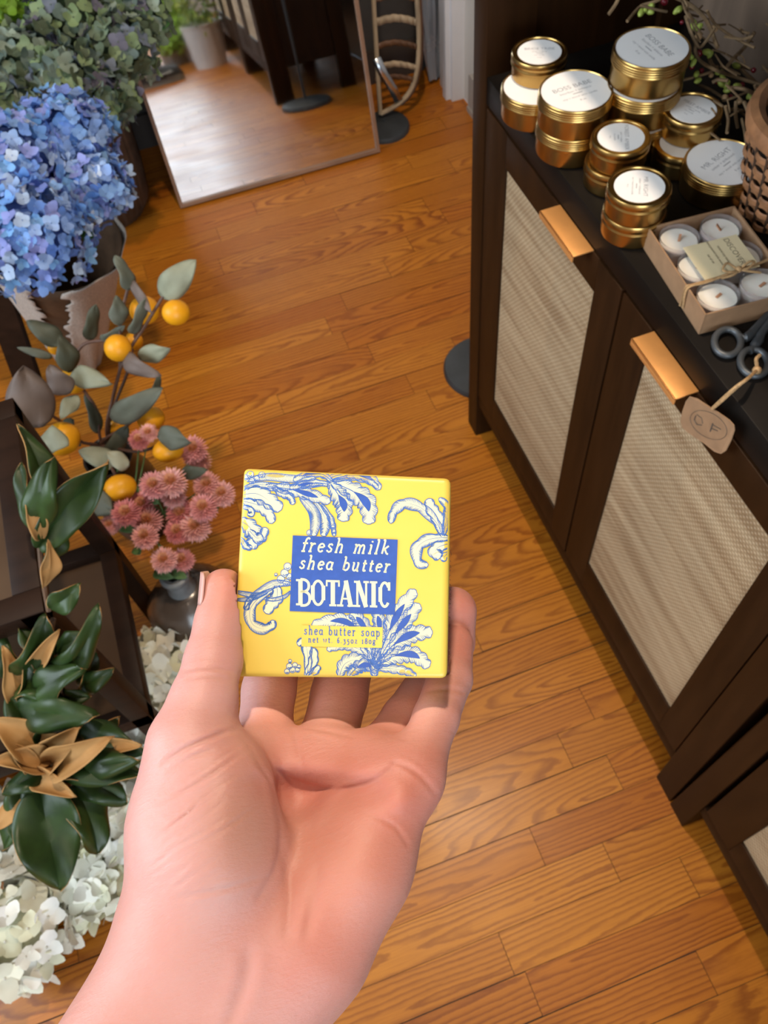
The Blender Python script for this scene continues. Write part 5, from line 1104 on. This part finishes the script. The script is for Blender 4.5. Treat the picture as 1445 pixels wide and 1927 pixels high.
# ------------------------------------------------------------------ lemon branches
M_lem = simple('yellow_lemon_skin', (0.74, 0.32, 0.006), 0.42, var=0.12, scale=25, bmp=0.12, bscale=260, spec=0.4); M_euc = vcol('dusty_leaf', 0.62, var=0.15); M_lst = simple('reddish_brown_stem', (0.085, 0.038, 0.022), 0.6, var=0.3)
lb = thing('lemon_branch', 'faux lemon branches with dusty grey-green leaves and small yellow lemons', 'branch', dv + Vector((0, 0, 0.2)))
foot = dv + Vector((0.004, 0, 0.18))
def LD(u, v, dd): return at_d(u, v, dd)
for pts in ([(205, 800, 1.36), (228, 690, 1.31), (275, 610, 1.27), (308, 556, 1.25)], [(200, 810, 1.36), (215, 740, 1.33), (226, 690, 1.31), (222, 665, 1.30)], [(205, 800, 1.37), (240, 700, 1.34), (252, 640, 1.32), (270, 585, 1.30)], [(190, 830, 1.38), (180, 770, 1.36), (138, 700, 1.33), (155, 650, 1.32), (200, 640, 1.31)],
            [(190, 835, 1.38), (240, 800, 1.36), (285, 750, 1.33), (300, 712, 1.32)], [(190, 840, 1.38), (260, 850, 1.34), (315, 830, 1.31)], [(185, 840, 1.38), (150, 830, 1.34), (110, 790, 1.30), (70, 770, 1.26)], [(138, 700, 1.33), (118, 650, 1.31), (100, 630, 1.31)], [(195, 850, 1.37), (215, 890, 1.33), (226, 915, 1.31)], [(308, 556, 1.25), (316, 535, 1.25)], [(232, 680, 1.31), (226, 610, 1.29), (240, 545, 1.28)]):
    m = MB(); P = [LD(*p) for p in pts]; m.tube(catmull(([foot] if pts[0][0] < 206 and pts[0][1] > 790 else []) + P, 5), 0.0026, 7); m.build('stem', M_lst, lb)
PALE, GREY, PURP, DKG = srgb(142, 146, 124), srgb(94, 99, 86), srgb(106, 92, 85), srgb(70, 74, 58)
for b, tp, w, col, dd, rl in (((303, 558), (369, 489), 58, PALE, 1.25, 0), ((246, 545), (216, 481), 40, GREY, 1.27, .7), ((244, 528), (287, 590), 26, PURP, 1.27, .6), ((226, 612), (219, 556), 40, GREY, 1.28, .4), ((248, 628), (272, 560), 36, GREY, 1.27, .8), ((262, 674), (320, 656), 40, PALE, 1.30, .3), ((228, 670), (302, 708), 40, PURP, 1.29, .4),
                         ((210, 790), (306, 730), 52, GREY, 1.31, .2), ((286, 752), (300, 704), 22, DKG, 1.33, .5), ((134, 704), (210, 722), 46, PALE, 1.29, 0), ((117, 645), (50, 604), 44, DKG, 1.31, .2), ((134, 700), (112, 630), 48, DKG, 1.30, .4), ((98, 672), (32, 654), 18, GREY, 1.32, 0), ((68, 805), (44, 688), 96, PURP, 1.22, .1),
                         ((128, 742), (92, 688), 54, PURP, 1.27, -.4), ((144, 744), (114, 788), 34, PALE, 1.28, .3), ((77, 822), (130, 838), 58, PALE, 1.23, 0), ((216, 872), (148, 848), 46, PALE, 1.28, .2), ((298, 818), (358, 832), 50, GREY, 1.28, .3), ((342, 890), (390, 885), 30, DKG, 1.30, .2), ((156, 930), (214, 965), 58, GREY, 1.29, .3), ((168, 640), (180, 572), 36, DKG, 1.35, .6),
                         ((190, 640), (235, 612), 24, GREY, 1.31, .5), ((120, 790), (150, 840), 40, DKG, 1.36, .5), ((205, 860), (240, 800), 40, DKG, 1.36, .4), ((185, 815), (160, 740), 30, DKG, 1.37, .5), ((240, 880), (200, 850), 36, srgb(170, 172, 150), 1.29, .3)):
    m = MB(); m.col = col; B_, T_ = LD(*b, dd), LD(*tp, dd - 0.02); ax = (T_ - B_).normalized(); nrm = Matrix.Rotation(rl, 3, ax) @ (Vector(EYE) - B_).normalized()
    leaf(m, B_, T_, w / FPX * dd, nrm, 0.10 + 0.06 * math.sin(b[0]), 0.22, 0.30, 12, 8, 0.10, 0.70, seed=b[1]); m.build('leaf', M_euc, lb, solid=0.0008, colors=True)
for u, v_, r, dd, ax, st_ in ((331, 588, 25, 1.255, (1, 0, -.2), 1.08), (272, 584, 27, 1.31, (1, 0, 0), 1.05), (222, 655, 25.5, 1.285, (0, 0, 1), 1.0), (252, 642, 17, 1.33, (0, 0, 1), 1.0), (138, 716, 25, 1.335, (0, 0, 1), 1.0), (117, 826, 33, 1.29, (1, 0, .4), 1.12), (284, 788, 25, 1.34, (1, 0, 0), 1.1), (222, 800, 20, 1.38, (1, 0, 0), 1.1), (317, 847, 26, 1.31, (1, .1, -.2), 1.32), (226, 918, 28, 1.295, (1, 0, 0), 1.2), (104, 654, 14, 1.345, (0, 0, 1), 1.0)):
    m = MB(); m.ball(LD(u, v_, dd), r / FPX * dd / max(1, st_ ** .5), 20, 14, Vector(ax), st_); m.build('lemon', M_lem, lb)
# ------------------------------------------------------------------ pink pompom sprays
M_pink = vcol('pink_petal', 0.7, var=0.1, trans=0.15)
def pompom(m, c, r, rr, n=260):
    g = PI * (3 - math.sqrt(5)); base = rr.choice([srgb(230, 158, 156), srgb(236, 168, 160), srgb(216, 132, 130), srgb(238, 178, 170)])
    m.col = srgb(206, 130, 70); m.ball(c, r * .42, 10, 7)
    for k in range(n):
        zz = 1 - 1.75 * (k + .5) / n; q = math.sqrt(max(0, 1 - zz * zz)); a = g * k; d = Vector((q * math.cos(a), q * math.sin(a), zz)); x, y, _ = basis(d); v = rr.uniform(.8, 1.15); m.col = tuple(min(1, s * v) for s in base)
        if zz > .72: m.col = srgb(228, 168, 130)
        L = r * (rr.uniform(.88, 1.16) if zz < .72 else .7); w = r * .065; m.add([c + d * r * .3 + x * w * .6, c + d * r * .3 - x * w * .6, c + d * L * .8 - x * w + y * w * .3, c + d * L, c + d * L * .8 + x * w + y * w * .3], [(0, 1, 2, 4), (4, 2, 3)])
rr = random.Random(21)
for lab, pts, root in (('right-leaning pink pompom flower spray beside the lemons, over bare floor', [(323, 908, 29), (290, 914, 27), (390, 912, 26), (418, 930, 25), (327, 934, 24), (340, 966, 28), (383, 956, 27), (368, 992, 29), (334, 1000, 24), (364, 846, 27), (372, 868, 25)], (300, 960)),
                       ('dusky pink pompom spray below the lowest lemon, beside the table', [(238, 966, 27), (267, 950, 26), (278, 982, 28), (273, 1010, 25), (207, 988, 19), (262, 828, 20), (280, 815, 18)], (240, 970)),
                       ('pair of pink pompoms just above the grey vase mouth', [(309, 1054, 25), (343, 1054, 23)], (290, 1010))):
    lab = lab.replace('right-leaning pink', 'largest pink')
    t = thing('pompom_spray', lab, 'flower', dv + Vector((0, 0, 0.19)), 'pink pompom sprays')
    for u, v_, r in pts:
        dd = 1.29 + rr.uniform(-.025, .025) + (0.04 if v_ < 880 else 0); m = MB(); c = LD(u, v_, dd); pompom(m, c, r / FPX * dd, rr); m.build('blossom', M_pink, t, colors=True, smooth=False)
        m = MB(); mid = LD(*root, 1.34); m.tube(catmull([c, c.lerp(mid, .5) - Vector((0, 0, .01)), mid, foot], 4), 0.0012, 5); m.build('stem', M_stemg, t)
    for k in range(4):
        u, v_, _r = pts[k % len(pts)]; m = MB(); leaf(m, LD(u - 18, v_ + 20, 1.32), LD(u + 18 - 9 * k, v_ + 34, 1.31), 0.018, (0, -.5, .8), .1, .2); m.build('leaf', M_stemg, t, solid=0.0006)
# ------------------------------------------------------------------ blue hydrangeas in a burlap cone
M_burlap, _nt, _b = new_mat('burlap_weave')
_c = coords(_nt, (1, 1, 1)); _w = noise(_nt, 420, 2, 0.5, _c); _n2 = noise(_nt, 25, 3, 0.5, _c)
_nt.links.new(mixc(_nt, _n2, mixc(_nt, ramp(_nt, _w, [(.42, (0, 0, 0)), (.58, (1, 1, 1))]), (0.34, 0.29, 0.25), (0.68, 0.60, 0.53)), (0.52, 0.46, 0.41)), _b.inputs['Base Color']); _b.inputs['Roughness'].default_value = 0.9; bump(_nt, _b, _w, 0.5, 0.002)
cone_foot = Vector((-0.318, 1.445, 0)); ctop = Vector((-0.235, 1.385, 0.36))
cv = thing('burlap_cone', 'pale burlap-wrapped cone vase holding the blue hydrangeas', 'vase', cone_foot)
m = MB(); X_, Y_, Z_ = basis(ctop - cone_foot); HH = (ctop - cone_foot).length
def conep(r, h, a): return cone_foot + X_ * (r * math.cos(a)) + Y_ * (r * math.sin(a)) + Z_ * h
m.grid(lambda i, j: conep(0.035 + 0.085 * i, HH * i, 2 * PI * j), 10, 40); m.build('inner_cone', simple('kraft_brown', (0.10, 0.052, 0.025), 0.75, var=0.3), cv, solid=0.002)
_v = Vector(EYE) - cone_foot; af = math.atan2(_v.dot(Y_), _v.dot(X_))
for a0, a1, s_ in ((af - 0.12, af + 2.1, 3), (af - 2.2, af - 0.42, 5), (af + 2.3, af + 3.9, 8)):
    m = MB(); rr = random.Random(s_); fz = [rr.uniform(-1, 1) for _ in range(60)]
    def wrap(i, j, a0=a0, a1=a1, fz=fz):
        nar = 1.12 - 0.24 * i; a = (a0 + a1) / 2 + (a1 - a0) * (j - .5) * nar; e = (abs(j - .5) * 2) ** 8 * 0.09 * fz[int(i * 40)]; return conep(0.039 + 0.088 * i + 0.003 * math.sin(a * 9 + i * 4), HH * i * 1.02, a + e)
    m.grid(wrap, 48, 24); m.build('burlap_flap', M_burlap, cv, solid=0.0012)
GB = 'blue hydrangeas in the burlap cone'
for u, v_, r, dd, sd, lab in ((122, 262, 92, 1.42, 1, 'upper blue hydrangea head, under the antique green ones'), (166, 352, 76, 1.40, 2, 'smaller blue hydrangea head at the bare-floor side of the bunch'), (58, 448, 112, 1.32, 3, 'lowest and largest blue hydrangea head, above the burlap cone'), (18, 318, 112, 1.36, 4, 'blue hydrangea head cut off by the photo edge')):
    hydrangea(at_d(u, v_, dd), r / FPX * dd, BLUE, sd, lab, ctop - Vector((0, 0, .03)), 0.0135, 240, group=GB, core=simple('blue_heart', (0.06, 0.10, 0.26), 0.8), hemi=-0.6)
m = MB(); leaf(m, at_d(165, 425, 1.44), at_d(180, 470, 1.44), 0.03, (0, -.6, .8), .1, .2); o = m.build('fallen_leaf', M_hleaf, solid=0.0006)
tag(o, 'single green hydrangea leaf poking out under the blue heads', 'leaf')
m = MB(); m.tube(catmull([at_d(172, 440, 1.44), at_d(150, 430, 1.43), at_d(130, 420, 1.42)], 4), 0.002, 6); m.build('stalk', M_stemg, o)
# ------------------------------------------------------------------ dark ribbed pot with antique hydrangeas
pc = Vector((-0.165, 1.95, 0)); pt = thing('ribbed_pot', 'tall dark brown ribbed pot left of the mirror', 'pot', pc)
M_rib = simple('dark_ribbed_glaze', (0.075, 0.052, 0.040), 0.42, var=0.3, scale=20)
m = MB(); n = 120; vs = []; prof = [(0.090, 0), (0.108, 0.03), (0.118, 0.12), (0.122, 0.24), (0.124, 0.36), (0.128, 0.40), (0.118, 0.40), (0.112, 0.36), (0.1, 0.05)]
for q, (r, h) in enumerate(prof):
    for j in range(n):
        a = 2 * PI * j / n; k = r + (0.0030 * math.cos(a * 36) if 0 < q < 5 else 0); vs.append(pc + Vector((k * math.cos(a), k * math.sin(a), h)))
m.add(vs, [(i * n + j, i * n + (j + 1) % n, (i + 1) * n + (j + 1) % n, (i + 1) * n + j) for i in range(len(prof) - 1) for j in range(n)]); m.build('body', M_rib, pt, sharp=180)
m = MB(); m.lathe([(0.0001, 0.33), (0.114, 0.33)], pc, 40); m.build('soil', simple('dark_soil', (0.012, 0.010, 0.008), 0.9, var=0.4), pt)
GA = 'antique green hydrangeas in the ribbed pot'
for u, v_, r, dd, sd, lab in ((52, 128, 84, 1.66, 11, 'antique green hydrangea head above the edge-cut blue one'), (135, 55, 84, 1.72, 12, 'antique green hydrangea head just below the lime ones'), (216, 98, 78, 1.74, 13, 'antique green hydrangea head next to the mirror edge'), (196, 186, 58, 1.66, 14, 'lowest antique green hydrangea head, over the ribbed pot'), (122, 158, 66, 1.62, 15, 'antique green hydrangea head right above the top blue one'), (258, 28, 62, 1.80, 16, 'small antique green hydrangea head overlapping the mirror top corner'), (14, 205, 55, 1.58, 17, 'antique green hydrangea head tucked against the photo edge')):
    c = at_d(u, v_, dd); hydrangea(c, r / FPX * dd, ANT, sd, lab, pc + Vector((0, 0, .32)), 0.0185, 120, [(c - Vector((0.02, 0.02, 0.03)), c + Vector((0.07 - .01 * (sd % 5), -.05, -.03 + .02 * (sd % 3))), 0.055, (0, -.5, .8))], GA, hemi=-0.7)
m = MB()
tv = thing('lime_vase', 'dark bucket of lime hydrangeas at the back, mostly hidden by the antique green ones', 'bucket', (-0.42, 1.98, 0))
m.lathe([(0.0001, 0), (0.09, 0), (0.11, 0.40), (0.106, 0.40), (0.088, 0.01)], (-0.42, 1.98, 0), 36); m.build('body', M_black, tv)
GL = 'lime hydrangeas'
for u, v_, r, dd, sd, lab in ((62, -8, 62, 1.80, 21, 'lime green hydrangea head at the top edge of the photo'), (8, 8, 40, 1.78, 22, 'lime green hydrangea head in the top corner by the photo edge')):
    hydrangea(at_d(u, v_, dd), r / FPX * dd, LIME, sd, lab, (-0.42, 1.98, .36), 0.018, 60, group=GL, hemi=-0.7)
# ------------------------------------------------------------------ white hydrangeas lying round the table foot
GW = 'white hydrangeas on the floor by the table'
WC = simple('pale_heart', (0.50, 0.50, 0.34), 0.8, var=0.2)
for u, v_, r, z, sd, lab in ((312, 1258, 78, 0.075, 31, 'white hydrangea head by the vase, above the thumb side'), (250, 1400, 74, 0.065, 32, 'white hydrangea head half hidden by the magnolia and the wrist'), (228, 1545, 80, 0.070, 33, 'creamy hydrangea head beside the big hanging magnolia leaf'), (178, 1652, 68, 0.060, 34, 'white hydrangea head next to the tip of the hanging magnolia leaf'), (34, 1742, 96, 0.075, 35, 'nearest white hydrangea head at the lower corner by bare floor'), (34, 1560, 82, 0.070, 36, 'white hydrangea head behind the hanging magnolia leaf')):
    c = on_z(u, v_, z); rad = r / FPX * np.linalg.norm(np.array(c) - EYE) * .93; c.z = max(c.z, rad * .74)
    hydrangea(c, rad, WHITE, sd, lab, c + Vector((-0.06, 0.03, -rad * .6)), 0.0225, 62, [(c + Vector((0.02, 0.0, -rad * .55)), c + Vector((0.09 if sd in (34, 33) else -.10, -0.01, -rad * .45)), 0.05, (0, 0, 1))], GW, core=WC, hemi=-0.6, squash=.74)
# ------------------------------------------------------------------ what the mirror shows from behind the photographer
pp = Vector((0.308, -0.30, 0)); t = thing('potted_plant', 'yellow-green bushy plant in a white pot, seen in the mirror', 'plant', pp)
m = MB(); m.lathe([(0.0001, 0), (0.072, 0), (0.094, 0.165), (0.098, 0.168), (0.098, 0.176), (0.090, 0.176), (0.086, 0.15), (0.0001, 0.15)], pp, 40); m.build('pot', simple('white_pot', (0.55, 0.54, 0.53), 0.5, var=0.08), t)
m = MB(); rr = random.Random(8)
for k in range(700):
    d = Vector((rr.gauss(0, 1), rr.gauss(0, 1), rr.gauss(0.35, .9))).normalized(); c = pp + Vector((0, 0, .25)) + Vector((d.x * .085, d.y * .13, d.z * .13)) * rr.uniform(.4, 1.05)
    v_ = rr.uniform(.6, 1.2); m.col = tuple(q * v_ for q in srgb(*rr.choice([(110, 140, 40), (150, 165, 60), (90, 120, 36), (168, 176, 74)]))); leaf(m, c, c + (d + Vector((rr.uniform(-.6, .6), rr.uniform(-.6, .6), rr.uniform(-.6, .3)))).normalized() * 0.028, 0.013, Vector((rr.uniform(-1, 1), rr.uniform(-1, 1), 1)), .1, .2, nu=3, nv=2)
m.build('foliage', vcol('small_leaf', .55, trans=.15), t, colors=True)
lp = Vector((0.17, -0.66, 0)); t = thing('flower_bucket', 'low grey bucket holding lime hydrangeas, seen in the mirror', 'bucket', lp)
m = MB(); m.lathe([(0.0001, 0), (0.07, 0), (0.085, 0.10), (0.089, 0.105), (0.083, 0.105), (0.068, 0.01)], lp, 36); m.build('body', simple('galvanised', (0.28, 0.30, 0.31), 0.4, 0.6, var=.2), t)
for k, (dx, dy, dz) in enumerate(((-.075, .03, .15), (.075, .03, .14), (0, -.02, .22), (.0, .09, .11))):
    hydrangea(lp + Vector((dx, dy, dz)), 0.088, LIME, 41 + k, ['lime hydrangea in the mirrored bucket, touching the antique ones', 'lime hydrangea in the mirrored bucket, nearest the white pot', 'topmost lime hydrangea in the mirrored bucket', 'lowest lime hydrangea in the mirrored bucket, hanging above the shoe'][k], lp + Vector((0, 0, .05)), 0.02, 70, group='lime hydrangeas in the mirrored bucket', hemi=-.6)
sh = Vector((0.035, -0.15, 0)); t = thing('shoe', 'dark sneaker with grey sole and pale stripe, seen in the mirror', 'shoe', sh)
def shoe_pt(i, j, lo, hi):
    x = -0.15 + 0.28 * i; w = 0.045 * (math.sin(PI * min(1, .08 + .9 * i)) ** .45); hgt = hi(i); a = PI * j; return sh + Vector((x, -math.cos(a) * w, lo + (hgt - lo) * math.sin(a) ** .6))
m = MB(); m.grid(lambda i, j: shoe_pt(i, j, 0.022, lambda i: 0.105 - 0.055 * i ** 1.3 - (0.02 if i > .97 else 0)), 20, 14); m.build('upper', simple('dark_shoe_knit', (0.018, 0.022, 0.026), 0.7, bmp=.2), t)
m = MB(); pr_ = [(math.cos(2 * PI * k / 40), math.sin(2 * PI * k / 40)) for k in range(40)]
bot = [sh + Vector((-0.01 + 0.143 * c_, 0.047 * s_ * (0.88 + .12 * c_), 0.0)) for c_, s_ in pr_]; tp_ = [p + Vector((0, 0, 0.026)) for p in bot]
m.add(bot + tp_, [(k, (k + 1) % 40, 40 + (k + 1) % 40, 40 + k) for k in range(40)] + [tuple(range(39, -1, -1)), tuple(range(40, 80))]); m.build('sole', simple('grey_rubber', (0.20, 0.22, 0.21), 0.7), t)
m = MB()
for sgn in (-1, 1): m.tube(catmull([sh + Vector((-.10, sgn * .043, .07)), sh + Vector((-.04, sgn * .0455, .050)), sh + Vector((.03, sgn * .046, .042)), sh + Vector((.085, sgn * .040, .045))], 5), 0.006, 6, flat=.3)
m.build('stripe', simple('pale_stripe', (0.5, 0.48, 0.42), 0.6), t)

# ------------------------------------------------------------------ dark board at the edge of the display
b0 = on_z(66, 752, 0.0); b1 = at_d(-34, 470, 1.52); ax = (b1 - b0).normalized(); sd = Vector((0.8, -0.35, 0)); sd = (sd - ax * sd.dot(ax)).normalized(); nn = ax.cross(sd)
m = MB(); vs = [q + sd * s0 * 0.028 + nn * s1 * 0.008 for q in (b0 + ax * 0.012, b1 + ax * .25) for s0 in (-1, 1) for s1 in (-1, 1)]
m.add(vs, [(0, 1, 3, 2), (4, 6, 7, 5), (0, 4, 5, 1), (2, 3, 7, 6), (0, 2, 6, 4), (1, 5, 7, 3)])
tag(m.build('wooden_board', M_tbl, smooth=False, origin=b0), 'dark narrow wooden board leaning next to the burlap cone, at the photo edge', 'board')
